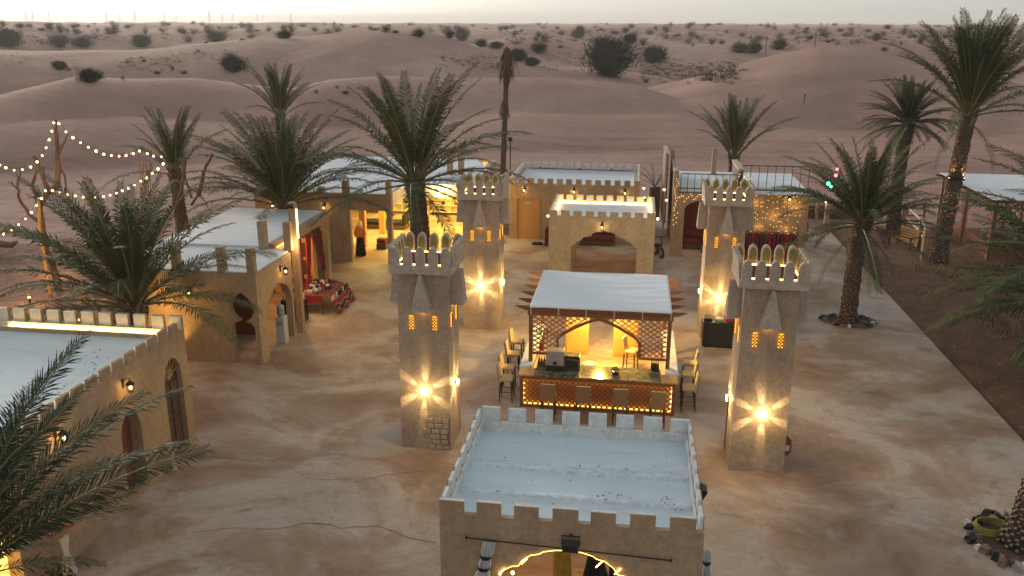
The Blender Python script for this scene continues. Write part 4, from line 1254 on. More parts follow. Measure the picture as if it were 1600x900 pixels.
# water cooler and black door panel
t = thing('water_cooler', 'white water cooler with grey bottle beside the post house side door', 'water cooler', (-12.22, 27.75, 0))
MB().box(-.17, .17, -.17, .17, 0, 1.0, 'white_plastic').build('body', t, bevel=.025)
MB().box(-.10, .10, -.185, -.171, .68, .86, 'grey_plastic').build('tap_recess', t)
MB().lathe([(.05, 1.0), (.13, 1.06), (.135, 1.14), (.125, 1.2), (.135, 1.26), (.13, 1.38), (.06, 1.42)], mat='blue_bottle', n=14).build('bottle', t, True)
t = thing('souvenir_counter', 'dark counter with orange goods under the lantern', 'counter', (-13.0, 29.9, 0))
MB().box(-.15, .75, .0, .5, 0, .85, 'black').build('body', t, bevel=.01)
rn = random.Random(9)
for k in range(9):
    MB().box(-.1 + .09 * k, -.03 + .09 * k, .1, .35, .852, .92 + rn.uniform(0, .16), rn.choice(['orange_cloth', 'cream', 'gold_cloth', 'white_cloth'])).build('goods', t, bevel=.01)
# souvenir tables
t = thing('souvenir_table', 'souvenir table draped in woven red cloth beside the red curtains', 'table', (-12.35, 31.1, 0))
mb = MB()
vs = []; nx, ny = 16, 30
for j in range(ny + 1):
    v = j / ny
    for i in range(nx + 1):
        u = i / nx
        x = -.75 + u * 1.9
        z = .78 if x < .55 else .78 - .30 * min(1, (x - .55) / .45)
        if x > 1.0: z = .48 - .44 * (x - 1.0) / .15
        z += .02 * sin(v * 22) * (1 if x > .5 else .3)
        vs.append((x + .03 * sin(v * 16) * (x > .9), -.2 + v * 2.1, max(z, .02)))
mb.add(vs, [(j * (nx + 1) + i, j * (nx + 1) + i + 1, (j + 1) * (nx + 1) + i + 1, (j + 1) * (nx + 1) + i) for j in range(ny) for i in range(nx)], 'woven')
o = mb.build('tablecloth', t, True); o.modifiers.new('t', 'SOLIDIFY').thickness = .012
for x in (-.7, .45):
    for y in (-.15, 1.85): MB().box(x - .03, x + .03, y - .03, y + .03, 0, .76, 'wood_dark').build('leg', t)
MB().box(-.73, .5, -.18, -.14, .3, .34, 'wood_dark').box(-.73, .5, -.195, -.181, .45, .76, 'red_cloth').build('front_rail', t)
rn = random.Random(21)
for k in range(34):
    x, y = rn.uniform(-.65, .5), rn.uniform(-.1, 1.8)
    c = rn.choice(['cream', 'black', 'steel', 'white_cloth', 'black', 'red_cloth'])
    g = thing('souvenir', 'small trinket among many laid out on the woven red cloth', 'souvenir', (-12.35 + x, 31.1 + y, .792), rn.uniform(0, 3), 'trinkets on the souvenir table')
    s = rn.uniform(.05, .10)
    if k % 3: MB().lathe([(s * .5, 0), (s, s * .6), (s * .8, s * 1.3), (s * .3, s * 1.8)], mat=c, n=8).build('pot', g, True)
    else: MB().box(-s * 1.3, s * 1.3, -s, s, 0, s * .8, c).build('case', g, bevel=.01)
for k in range(11):
    y = -.1 + .19 * k
    g = thing('figurine', 'small dark figurine in the row along the table front edge', 'figurine', (-12.35 + .86, 31.1 + y, .60), 0, 'figurines along the table edge')
    MB().lathe([(.045, -.03), (.05, .01), (.02, .08), (.035, .12), (.01, .17)], mat=rn.choice(['cream', 'gold_cloth', 'black']), n=8).build('figure', g, True)

# ------------------------------------------------------------------ rear left pavilion (lit shop)
P_ = thing('shop_pavilion', 'large tan pavilion with white roof and bright yellow interior', 'building')
MB().box(-17.9, -13.2, 38.7, 39.0, 0, 3.32, 'tan').build('front_wall', P_)
MB().box(-17.9, -17.6, 39.01, 50.0, 0, 3.32, 'tan').build('side_wall', P_)
MB().box(-17.9, -8.0, 50.0, 50.3, 0, 3.31, 'tan_pale').build('rear_wall', P_)
MB().box(-8.3, -8.0, 44.6, 49.99, 0, 3.31, 'tan_pale').build('side_wall', P_)
MB().box(-13.2, -11.15, 38.72, 38.98, 2.55, 3.315, 'tan').build('entrance_beam', P_)
MB().box(-11.40, -11.16, 38.65, 38.95, 0, 3.95, 'tan').build('entrance_post', P_, bevel=.02)
MB().box(-13.50, -13.22, 38.62, 38.69, 2.6, 3.95, 'tan').box(-13.50, -13.22, 38.691, 38.95, 3.33, 3.95, 'tan').build('roof_post', P_, bevel=.01)
MB().box(-14.72, -14.44, 38.62, 38.95, 3.33, 3.62, 'tan').build('roof_post', P_)
for x in (-17.75, -9.6, -9.0): MB().box(x - .14, x + .14, 44.6, 44.9, 3.36, 4.6, 'tan').build('roof_post', P_)
# roof: flat sheet with laps
rf = MB(); 
rf.prism([(-17.8, 38.75), (-11.2, 38.75), (-11.2, 41.7), (-7.9, 41.7), (-7.9, 46.6), (-9.0, 50.2), (-17.8, 50.2)], 'XY', 3.325, 3.36, 'roof_white')
rf.build('roof', P_)
for k in range(9):
    x = -17.0 + k * 1.15
    MB().prism([(x, 39.2), (x + .05, 39.2), (x + 1.25, 46.3), (x + 1.2, 46.3)], 'XY', 3.361, 3.385, 'roof_white').build('roof_seam', P_)
MB().box(-11.2, -7.9, 41.62, 41.70, 2.70, 3.36, 'cream').box(-11.28, -11.201, 39.0, 41.70, 2.75, 3.36, 'cream').build('fascia', P_)
for x, y in ((-13.56, 41.72), (-13.4, 44.6), (-11.0, 44.9), (-8.2, 41.9)):
    MB().box(x - .15, x + .15, y - .15, y + .15, 0, 3.32, 'wood_gold').box(x - .28, x + .28, y - .12, y + .12, 2.9, 3.319, 'wood_gold').build('pillar', P_, bevel=.01)
# shelving along the rear wall
shf = thing('display_shelf', 'lit white cubby shelving with small goods at the back of the yellow shop', 'shelves', (0, 49.6, 0))
MB().box(-16, -8.4, .32, .38, .2, 1.5, 'cream').build('back_board', shf)
for z in (.2, .62, 1.05, 1.5): MB().box(-16, -8.4, 0, .32, z, z + .035, 'cream').build('shelf_board', shf)
for k in range(11): MB().box(-16 + k * .76, -15.96 + k * .76, .001, .319, .236, 1.499, 'cream').build('divider', shf)
MB().box(-16, -8.4, .28, .30, 1.46, 1.49, 'led').box(-16, -8.4, .28, .30, 1.01, 1.03, 'led').build('light_strip', shf)
rn = random.Random(31)
for k in range(20):
    c = rn.choice(['black', 'maroon', 'wood_dark', 'white_cloth', 'orange_cloth', 'gold_cloth'])
    g = thing('pottery', 'small pot on the lit shelving at the back of the shop', 'pot', (-15.7 + (k % 10) * .76, 49.75, (.66, 1.09)[k // 10]), 0, 'goods on the lit shelving')
    s = rn.uniform(.07, .13)
    MB().lathe([(s * .6, 0), (s * 1.2, s * .7), (s, s * 1.5), (s * .5, s * 1.9)], mat=c, n=9).build('pot', g, True)
for (x, y, w) in ((-10.4, 43.6, 170), (-12.4, 43.2, 110), (-15, 44, 60), (-10.2, 47.6, 170), (-13, 47.4, 130)):
    point(P_, (x, y, 3.05), w, (1.0, .70, .14), .12)
# bright floodlight on the fascia
t = thing('fascia_floodlight', 'bright round light on the pavilion fascia left of the rear tower', 'floodlight', (-9.32, 41.55, 3.08))
MB().ball((0, -.03, 0), .13, 'flood', 14).build('lens', t, True)
MB().tube([(0, .02, 0), (0, .06, 0)], .15, 'iron', 14).build('housing', t)
point(t, (0, -.22, 0), 40, (1, .72, .32), .1)
globe_lamp('small globe lamp at the pavilion roof corner beside the rear tower', (-8.35, 41.4, 2.95), 3, 'globe lamps on building corners')
wall_lantern('lantern on the pavilion wall behind the bushy palm', (-16.94, 38.69, 2.75), (0, -1), watts=8)
wall_lantern('lantern on the pavilion wall left of its entrance post', (-14.40, 38.69, 2.75), (0, -1), watts=8)
bench_seat('dark sofa with low back inside the pavilion', -15.2, -12.4, 45.6, 46.5, .42, 'black_cloth', 'sofa', 'right')
bench_seat('small dark red stool behind the entrance pillar', -12.75, -12.25, 41.2, 41.7, .55, 'maroon', 'stool', name='pouffe')
bench_seat('small cream floor cushion in the far yellow shop', -12.9, -12.3, 48.2, 48.7, .25, 'cream', 'cushion', name='floor_cushion')

# standing robed person at the pavilion entrance
def person(label, loc, rz):
    t = thing('person', label, 'person', loc, rz)
    ve = [((0, 0, .95), .15), ((0, 0, 1.18), .14), ((0, 0, 1.36), .16), ((0, 0, 1.46), .06), ((0, -.01, 1.60), .085), ((0, -.01, 1.68), .075),
          ((.17, 0, 1.37), .055), ((.25, -.05, 1.12), .045), ((.17, -.20, 1.0), .035), ((.11, -.26, 1.0), .03),
          ((-.17, 0, 1.37), .055), ((-.25, -.05, 1.12), .045), ((-.17, -.20, 1.0), .035), ((-.11, -.26, 1.0), .03),
          ((.09, 0, .88), .10), ((.10, -.01, .48), .07), ((.10, .02, .08), .045), ((.10, -.12, .04), .04),
          ((-.09, 0, .88), .10), ((-.10, -.01, .48), .07), ((-.10, .02, .08), .045), ((-.10, -.12, .04), .04)]
    ed = [(0, 1), (1, 2), (2, 3), (3, 4), (4, 5), (2, 6), (6, 7), (7, 8), (8, 9), (2, 10), (10, 11), (11, 12), (12, 13), (0, 14), (14, 15), (15, 16), (16, 17), (0, 18), (18, 19), (19, 20), (20, 21)]
    me = bpy.data.meshes.new('body'); me.from_pydata([v for v, _ in ve], ed, []); me.materials.append(M['skin'])
    o = bpy.data.objects.new('body', me); COL.objects.link(o); o.parent = t
    sk = o.modifiers.new('skin', 'SKIN'); o.modifiers.new('sub', 'SUBSURF').levels = 1; o.modifiers['sub'].render_levels = 2
    for i, (_, r) in enumerate(ve): me.skin_vertices[0].data[i].radius = (r, r * .8)
    me.skin_vertices[0].data[0].use_root = True
    mb = MB(); prof = [(.27, .03), (.24, .3), (.20, .65), (.17, .95), (.175, 1.0)]
    vs = []; n = 24
    for r, z in prof:
        for j in range(n):
            a = 2 * pi * j / n; rr = r * (1 + .06 * sin(a * 7) * (1 - z / 1.1))
            vs.append((rr * cos(a), rr * .75 * sin(a), z))
    mb.add(vs, [(i * n + j, i * n + (j + 1) % n, (i + 1) * n + (j + 1) % n, (i + 1) * n + j) for i in range(len(prof) - 1) for j in range(n)], 'black_cloth')
    o = mb.build('skirt', t, True); o.modifiers.new('t', 'SOLIDIFY').thickness = .01
    mb = MB(); vs = []
    prof = [(.185, .98, .75), (.19, 1.15, .75), (.215, 1.32, .6), (.18, 1.41, .6), (.085, 1.47, .8)]
    for r, z, q in prof:
        for j in range(n):
            a = 2 * pi * j / n; vs.append((r * cos(a), r * q * sin(a), z))
    mb.add(vs, [(i * n + j, i * n + (j + 1) % n, (i + 1) * n + (j + 1) % n, (i + 1) * n + j) for i in range(len(prof) - 1) for j in range(n)], 'orange_cloth')
    for s in (-1, 1): mb.tube([(s * .16, 0, 1.38), (s * .25, -.05, 1.12), (s * .18, -.18, 1.01)], [.075, .068, .06], 'orange_cloth', 10)
    mb.build('blouse', t, True)
    mb = MB(); mb.lathe([(.11, -.14), (.115, -.02), (.118, .06), (.10, .13), (.05, .165), (.01, .17)], (0, .02, 1.60), 'white_cloth', 14).build('head_scarf', t, True)
    mb = MB()
    for s in (-1, 1): mb.ball((s * .03, -.098, 1.625), .009, 'black', 6)
    mb.ball((0, -.105, 1.60), .013, 'skin', 6); mb.ball((0, -.092, 1.565), .014, 'maroon', 6, .4)
    mb.build('face', t)
    return t
person('standing person in white head scarf, orange top and long black skirt', (-13.15, 39.9, 0), R(20))

# ------------------------------------------------------------------ rear right building: railings and fairy lights
Rb = thing('railed_building', 'tan building with roof railings and a wall of fairy lights', 'building')
RY = 42.2
wall_with_openings(Rb, 'XZ', RY, RY + .25, 2.25, 5.05, 3.15, [(2.6, 4.6, 2.3, 2.85, POINTED)], 'tan', 'front_wall')
MB().box(5.051, 8.62, 43.1, 43.35, 0, 3.2, 'tan').build('front_wall', Rb)
MB().box(5.051, 5.3, RY + .01, 43.099, 0, 3.15, 'tan').build('return_wall', Rb)
MB().box(8.36, 8.62, 43.351, 48.2, 0, 3.2, 'tan').build('side_wall', Rb)
MB().box(2.25, 8.62, 48.2, 48.45, 0, 3.2, 'tan').build('rear_wall', Rb)
MB().box(2.3, 8.5, RY + .26, 43.09, 3.16, 3.22, 'roof_white').box(2.3, 8.5, 43.36, 48.1, 3.22, 3.30, 'roof_white').build('roof', Rb)
MB().box(2.0, 2.24, RY - .05, RY + .22, 0, 4.25, 'tan').build('post', Rb, bevel=.015)
MB().box(2.0, 2.2, 46.4, 46.65, 0, 4.7, 'tan').build('post', Rb, bevel=.015)
MB().box(1.64, 1.74, 44.0, 44.12, 0, 4.85, 'tan').build('post', Rb, bevel=.015)
MB().box(2.03, 2.18, RY + .22, 46.39, 1.2, 4.1, 'wood_dark').build('side_screen', Rb)
MB().box(2.0, 2.22, RY + .22, 46.39, 4.101, 4.2, 'tan_pale').build('side_rail', Rb)
MB().box(1.63, 1.79, 44.26, 47.5, 1.2, 4.7, 'wood_dark').box(1.60, 1.82, 44.26, 47.5, 4.701, 4.76, 'tan_pale').build('side_screen', Rb)
MB().box(5.06, 5.26, RY - .02, 45.2, 3.2, 4.3, 'wood_dark').box(5.03, 5.29, RY - .04, 45.2, 4.301, 4.42, 'tan_pale').build('roof_screen', Rb)
MB().box(4.2, 4.45, 47.2, 47.45, 3.3, 4.7, 'tan').build('roof_post', Rb)
def railing(x0, x1, y, z0, z1, n):
    t = MB(); t.box(x0, x1, y - .02, y + .02, z1 - .04, z1, 'iron').box(x0, x1, y - .015, y + .015, z0, z0 + .03, 'iron')
    r = t.build('railing', Rb)
    bm_ = MB().box(-.014, .014, -.014, .014, z0 + .031, z1 - .041, 'iron').mesh('baluster')
    for k in range(n + 1): inst(bm_, 'baluster', r, (x0 + (x1 - x0) * k / n, y, 0))
railing(2.35, 5.0, RY + .1, 3.17, 4.12, 8)
railing(5.35, 8.5, 43.2, 3.22, 4.45, 8)
wall_lantern('lantern among the fairy lights at the wall right end', (7.64, 43.09, 2.95), (0, -1), watts=10)
# fairy-light curtains
t = thing('fairy_light_curtain', 'curtain of small warm fairy lights on the right rear wall', 'fairy lights', (0, 43.0, 0))
rn = random.Random(17); f = MB(); c = MB()
for k in range(15):
    x = 5.5 + k * .19
    c.tube([(x, 0, 3.1), (x + .01, -.01, .7)], .004, 'cable', 4)
    for q in range(8):
        if rn.random() < .82: f.ball((x + rn.uniform(-.07, .07), -.03, 3.05 - q * .31 + rn.uniform(-.09, .09)), .016, 'bulb_small', 6)
o = f.build('bulbs', t); o['kind'] = 'stuff'; o = c.build('wires', t); o['kind'] = 'stuff'
for p in ((6.0, 2.6), (7.0, 2.0), (8.0, 2.4), (6.3, 1.4), (7.6, 1.3)): point(t, (p[0], -.12, p[1]), 1.5, (1, .58, .16), .15)
t = thing('fairy_light_string', 'fairy lights draped round the lintel and railing by the red sofa', 'fairy lights', (0, 42.1, 0))
f = MB()
for k in range(34):
    f.ball((2.25 + k * .083, -.02, 3.0 + .08 * sin(k * 1.1) + rn.uniform(-.15, .1)), .018, 'bulb_small', 6)
for k in range(20): f.ball((2.15 + rn.uniform(-.08, .12), -.03, 1.6 + k * .12), .017, 'bulb_small', 6)
for k in range(20): f.ball((5.1 + rn.uniform(-.1, .55), -.05, 3.3 + rn.uniform(0, .95)), .018, 'bulb_small', 6)
o = f.build('bulbs', t); o['kind'] = 'stuff'
point(t, (3.4, .6, 2.3), 10, (1, .56, .16), .1)
# furniture in front
bench_seat('red sofa with dark cushions under the railings', 2.7, 4.7, 43.6, 44.5, .5, 'maroon', 'sofa', 'rear')
t = thing('prayer_backrest', 'tall dark red arched backdrop behind the red sofa', 'backdrop', (3.25, 44.9, 0))
MB().prism([(-.5, 0), (.5, 0), (.5, 1.9), (.38, 2.3), (0, 2.55), (-.38, 2.3), (-.5, 1.9)], 'XZ', 0, .08, 'maroon').build('panel', t)
bench_seat('black padded seat in front of the red sofa', 3.6, 4.6, 42.9, 43.5, .62, 'black_cloth', 'ottoman', name='ottoman')
t = thing('costume_rack', 'rack of maroon robes in front of the fairy-light wall', 'clothes rack', (6.55, 42.2, 0))
MB().tube([(-1.5, 0, 0), (-1.5, 0, 1.35), (1.5, 0, 1.35), (1.5, 0, 0)], .02, 'iron', 6).build('rail', t)
for k in range(15):
    x = -1.4 + k * .2
    b = MB(); vs = []; n = 10
    for z, w in ((.12, .17), (.6, .15), (1.05, .13), (1.22, .15), (1.30, .03)):
        for j in range(n):
            a = 2 * pi * j / n; vs.append((x + .085 * cos(a) * (1 + .3 * sin(j * 2.2)), w * sin(a) * 1.3, z))
    b.add(vs, [(i * n + j, i * n + (j + 1) % n, (i + 1) * n + (j + 1) % n, (i + 1) * n + j) for i in range(4) for j in range(n)], 'maroon' if k % 4 else 'red_cloth')
    b.build('robe', t, True)
    if k % 2: MB().ball((x, -.02, 1.45), .07, 'beige' if k % 4 == 1 else 'steel', 8).tube([(x, -.02, 1.3), (x, -.02, 1.75)], .008, 'iron', 4).build('finial', t, True)

# ------------------------------------------------------------------ rustic fences and posts
def post_and_rail(label, pts, h=1.1, r=.09, rails=(.45, .9), railr=.035, mat='tan', rmat='wood_grey', cat='fence', group=None):
    t = thing('rail_fence', label, cat, (0, 0, 0), 0, group)
    for (x, y) in pts:
        z = tz(x, y) if y > 55 else -.09
        MB().box(x - r, x + r, y - r, y + r, z, z + h + .09, mat).build('fence_post', t, bevel=.02)
    for (a, b) in zip(pts, pts[1:]):
        for q in rails:
            MB().tube([(a[0], a[1], q), ((a[0] + b[0]) / 2, (a[1] + b[1]) / 2, q - .03), (b[0], b[1], q)], railr, rmat, 6).build('fence_rail', t)
    return t
post_and_rail('short fence with two pale rails beside the wooden bench', [(15.3, 50.2), (14.95, 46.2), (14.45, 43.7)], 1.45, .13, (.75, 1.35), .05, 'tan', 'rope')
post_and_rail('low fence with sloping rails in the left garden', [(-21.6, 30.3), (-19.2, 30.9)], 1.0, .13, (.35, .8), .04, 'tan', 'wood_grey')
post_and_rail('second low fence on the garden left of the white roof', [(-22.1, 30.1), (-23.3, 27.0)], .9, .11, (.6,), .035, 'wood_grey', 'wood_grey')
post_and_rail('far post and rail fence behind the pavement end', [(8.9, 51.8), (10.9, 52.0), (13.0, 52.2), (15.1, 52.3), (17, 52.4)], .95, .08, (.35, .8), .035, 'tan', 'wood_dark')
post_and_rail('dark rail fence behind the small gate house', [(.7, 51.5), (1.9, 51.6)], 1.1, .07, (.5, 1.0), .03, 'wood_dark', 'wood_dark')
mb = MB(); mb.prism([(8.7, 0), (9.2, .45), (9.9, .55), (10.4, 0)], 'XZ', 0, .1, 'soil')
t = thing('timber_post', 'tall tan post with a small light at the pavement far corner', 'post', (10.86, 49.2, 0))
MB().box(-.12, .12, -.12, .12, -.1, 1.75, 'tan_pale').build('shaft', t, bevel=.02)
MB().ball((-.16, -.05, 1.6), .045, 'bulb', 8).build('bulb', t); point(t, (-.2, -.1, 1.6), 2)
t = thing('plaster_pillar', 'plain tan plaster pillar on the pavement edge behind the ringed palm', 'pillar', (10.95, 43.7, 0))
MB().box(-.16, .16, -.16, .16, -.1, 1.95, 'tan').build('shaft', t, bevel=.02)
t = thing('white_chair', 'small pale chair against the building end by the pavement', 'chair', (9.15, 46.6, 0), -pi / 2)
MB().box(-.22, .22, -.22, .22, .42, .47, 'white_cloth').build('seat', t)
MB().box(-.22, .22, .20, .24, .48, .95, 'wood_grey').build('backrest', t)
for sx in (-.2, .2):
    for sy in (-.2, .2): MB().box(sx - .02, sx + .02, sy - .02, sy + .02, 0, .419, 'wood_grey').build('leg', t)
t = thing('earth_bank', 'low brown earth bank with plank edging past the pavement end', 'bank', (10.3, 54.0, -.2))
MB().prism([(-3, -1), (3, -1), (4, 1), (-3, 1)], 'XY', 0, .75, 'soil').build('bank', t, bevel=.1)

# wooden bench (garden swing seat) with slats
t = thing('garden_bench', 'wooden slatted garden bench beside the pale rail fence', 'bench', (14.15, 46.0, -.08), R(-62))
for k in range(5): MB().box(-.75, .75, -.30 + .12 * k, -.21 + .12 * k, .40, .43, 'wood_gold').build('slat', t)
for k in range(4): MB().box(-.75, .75, .31 + .03 * k, .335 + .03 * k, .5 + .13 * k, .59 + .13 * k, 'wood_gold').build('slat', t)
for s in (-.72, .72):
    MB().box(s - .035, s + .035, -.32, -.25, 0, .66, 'wood_dark').build('leg', t)
    MB().box(s - .035, s + .035, .26, .33, 0, .95, 'wood_dark').build('leg', t)
    MB().box(s - .05, s + .05, -.36, .34, .661, .70, 'wood_dark').build('armrest', t)
t = thing('pale_stand', 'low pale stand at the foot of the dark far palm', 'low_stand', (13.95, 49.9, -.08))  # unidentified low pale object; its woven stand shape is assumed
MB().lathe([(.30, 0), (.34, .2), (.32, .4), (.25, .42)], mat='cream', n=12).build('low_stand', t)
for k in range(5): MB().tube([(.335 * cos(a), .335 * sin(a), .06 + .08 * k) for a in [2 * pi * q / 14 for q in range(15)]], .014, 'wood_gold', 5).build('weave', t)

# ------------------------------------------------------------------ right pergola
G_ = thing('pergola', 'wooden lattice pergola with white roof at the right edge', 'pergola')
GX0, GX1, GY0, GY1 = 17.5, 24.5, 43.9, 51.4
for x, y in ((GX0, GY0), (GX0, GY1), (GX1, GY0), (GX1, GY1), (GX0, 47.6), (21, GY0), (21, GY1)):
    MB().box(x - .08, x + .08, y - .08, y + .08, -.1, 2.9, 'wood').build('post', G_)
MB().box(GX0 - .2, GX1 + .2, GY0 - .2, GY1 + .2, 2.96, 3.0, 'roof_white').build('roof', G_)
for y in (GY0, GY1): MB().box(GX0 - .1, GX1 + .1, y - .06, y + .06, 2.8, 2.955, 'wood').build('beam', G_)
for k in range(9):
    y = GY0 + (GY1 - GY0) * k / 8
    MB().prism([(GX0 - .5, 2.94), (GX0 - .42, 2.84), (GX0 - .1, 2.80), (GX0 - .1, 2.94)], 'XZ', y - .04, y + .04, 'wood').build('rafter_tail', G_)
MB().box(GX0 - .06, GX0 + .06, GY0 + .081, GY1 - .081, 2.8, 2.954, 'wood').build('beam', G_)
def gz(v):
    a = (v - GY0) % 3.75; u = abs(a - 1.87)
    return 2.5 - .9 * (u / 1.5) ** 1.6 if u < 1.4 else 0
def insg(u, v): return v > gz(u) or v < .8
for side in (0,):
    lt = lattice(insg, GY0 + .1, GY1 - .1, 0, 2.8, .24, .055, .02, lambda u, v, d: (GX0 - .02 + d, u, v), 'wood_lattice')
    o = lt.build('lattice_panel', G_); o['kind'] = 'stuff'
lt = lattice(lambda u, v: v < .9 or v > 1.9, GX0 + .1, GX1, 0, 2.8, .24, .055, .02, lambda u, v, d: (u, GY0 - .02 + d, v), 'wood_lattice')
o = lt.build('lattice_panel', G_); o['kind'] = 'stuff'
MB().box(GX0 + .1, GX1, GY0 - .03, GY0 + .03, .9, .97, 'wood').box(GX0 + .1, GX1, GY0 - .03, GY0 + .03, 1.83, 1.9, 'wood').build('rail', G_)
for x in (18.8, 20.4):
    bench_seat('dark table set inside the right pergola, ' + ('nearer its corner' if x < 19 else 'further right'), x - .5, x + .5, 46.4, 47.4, .8, 'wood_dark', 'table', name='pergola_table')
point(G_, (18.3, 46, 2.5), 5, (1, .5, .18), .1)

# ------------------------------------------------------------------ palms
def frond_mesh(e0, droop, n=46, lw=.013, seed=0, mat='palm_leaf', lf=.135, arch=1.7):
    """unit-length frond leaving the origin along +X at elevation e0 and bending down by droop"""
    rn = random.Random(seed)
    mb = MB()
    S = 14; pts = [Vector((0, 0, 0))]; dirs = []
    side = rn.uniform(-.10, .10)
    for i in range(S):
        t = (i + .5) / S
        e = e0 - droop * t ** arch
        d = Vector((cos(e) * cos(side * t), cos(e) * sin(side * t), sin(e)))
        dirs.append(d); pts.append(pts[-1] + d / S)
    dirs.append(dirs[-1])
    rad = [.0085 * (1 - .9 * i / S) + .0008 for i in range(S + 1)]
    mb.tube(pts, rad, 'rachis', 4, False)
    def at(t):
        f = t * S; i = min(S - 1, int(f)); return pts[i].lerp(pts[i + 1], f - i), dirs[min(S, int(round(f)))]
    for k in range(n):
        t = .16 + .84 * (k + .5) / n
        p, d = at(t)
        up = Vector((0, 0, 1)); sd = d.cross(up)
        if sd.length < .05: sd = Vector((0, 1, 0))
        sd.normalize(); nu = sd.cross(d).normalized()
        ln = lf * (sin(pi * min(1, (t - .08) * 1.02)) ** .55 if t < .97 else .5) * (1 - .25 * t)
        for s in (-1, 1):
            fw = .62 + .75 * t + rn.uniform(-.18, .18)
            lift = rn.uniform(.15, .65) - .2 * t
            v = (sd * s + d * fw + nu * lift).normalized()
            l = ln * rn.uniform(.8, 1.12)
            wd = lw * (.7 + .3 * sin(pi * t)) * rn.uniform(.8, 1.15)
            wv = d * (wd * .5)
            b = p; m1 = p + v * l * .55 + Vector((0, 0, -.012 * l / .18)); tip = p + v * l + Vector((0, 0, -.05 * l / .18 * rn.uniform(.3, 1.4)))
            wv2 = (wv * .9)
            mb.add([b - wv * .4, b + wv * .4, m1 + wv2, m1 - wv2, tip], [(0, 1, 2, 3), (3, 2, 4)], mat)
    return mb.mesh('frond')
FR = {}
for key, e0, dr in (('A', 84, 20), ('B', 70, 32), ('C', 55, 46), ('D', 37, 54), ('E', 16, 54), ('F', -10, 45)):
    FR[key] = [frond_mesh(R(e0), R(dr), 72, seed=ord(key) * 3 + q) for q in range(2)]
FRN = {}
for key, e0, dr in (('A', 78, 26), ('B', 62, 34), ('C', 44, 40), ('D', 26, 42), ('E', 5, 36)):
    FRN[key] = [frond_mesh(R(e0), R(dr), 92, .0095, ord(key) * 5 + q, 'palm_leaf_front', .15, 1.4) for q in range(2)]
DEADF = [frond_mesh(R(-30), R(55), 26, .014, 77, 'dead_leaf', .12), frond_mesh(R(20), R(120), 26, .014, 78, 'dead_leaf', .12)]

def palm_trunk(t, base, top, r0, r1, seed, boots=True, bsz=.12):
    base, top = Vector(base), Vector(top)
    rn = random.Random(seed)
    H_ = (top - base).length; n = 10
    bend = Vector((rn.uniform(-.12, .12), rn.uniform(-.12, .12), 0))
    def ax(s): return base.lerp(top, s) + bend * sin(pi * s) * min(1, H_ / 5)
    def rad(s): return (r0 + (r1 - r0) * min(1, s * 1.6)) * (1 + .35 * max(0, 1 - s * 9))
    mb = MB(); mb.tube([ax(k / n) for k in range(n + 1)], [rad(k / n) for k in range(n + 1)], 'trunk', 14)
    tr = mb.build('trunk', t, True)
    if boots:
        b = MB(); rows = int(H_ / (bsz * .62)); per = max(6, int(2 * pi * r1 / (bsz * 1.15)))
        for k in range(rows):
            s = (k + .5) / rows; c = ax(s); rr = rad(s)
            for j in range(per):
                a = 2 * pi * (j + .5 * (k % 2)) / per + rn.uniform(-.11, .11)
                o = Vector((cos(a), sin(a), 0)); tg = Vector((-sin(a), cos(a), 0)); z = Vector((0, 0, 1))
                w = bsz * .55 * rn.uniform(.65, 1.15); h = bsz * rn.uniform(.45, .75); out = .045 * rn.uniform(.2, 1.8) * bsz / .12
                p = c + o * rr
                b.add([p - tg * w - z * h, p + tg * w - z * h, p + tg * w * .75 + z * h * .3 + o * out, p - tg * w * .75 + z * h * .3 + o * out, p + z * h * .55 + o * .005 - tg * w * .5, p + z * h * .55 + o * .005 + tg * w * .5],
                      [(0, 1, 2, 3), (0, 3, 4), (1, 5, 2)], 'trunk')
                b.add([p - tg * w * .75 + z * h * .3 + o * out, p + tg * w * .75 + z * h * .3 + o * out, p + z * h * .75 + o * .008 + tg * w * .5, p + z * h * .75 + o * .008 - tg * w * .5], [(0, 1, 2, 3)], 'boot')
        o = b.build('leaf_scars', tr); o['kind'] = 'stuff'
    return tr

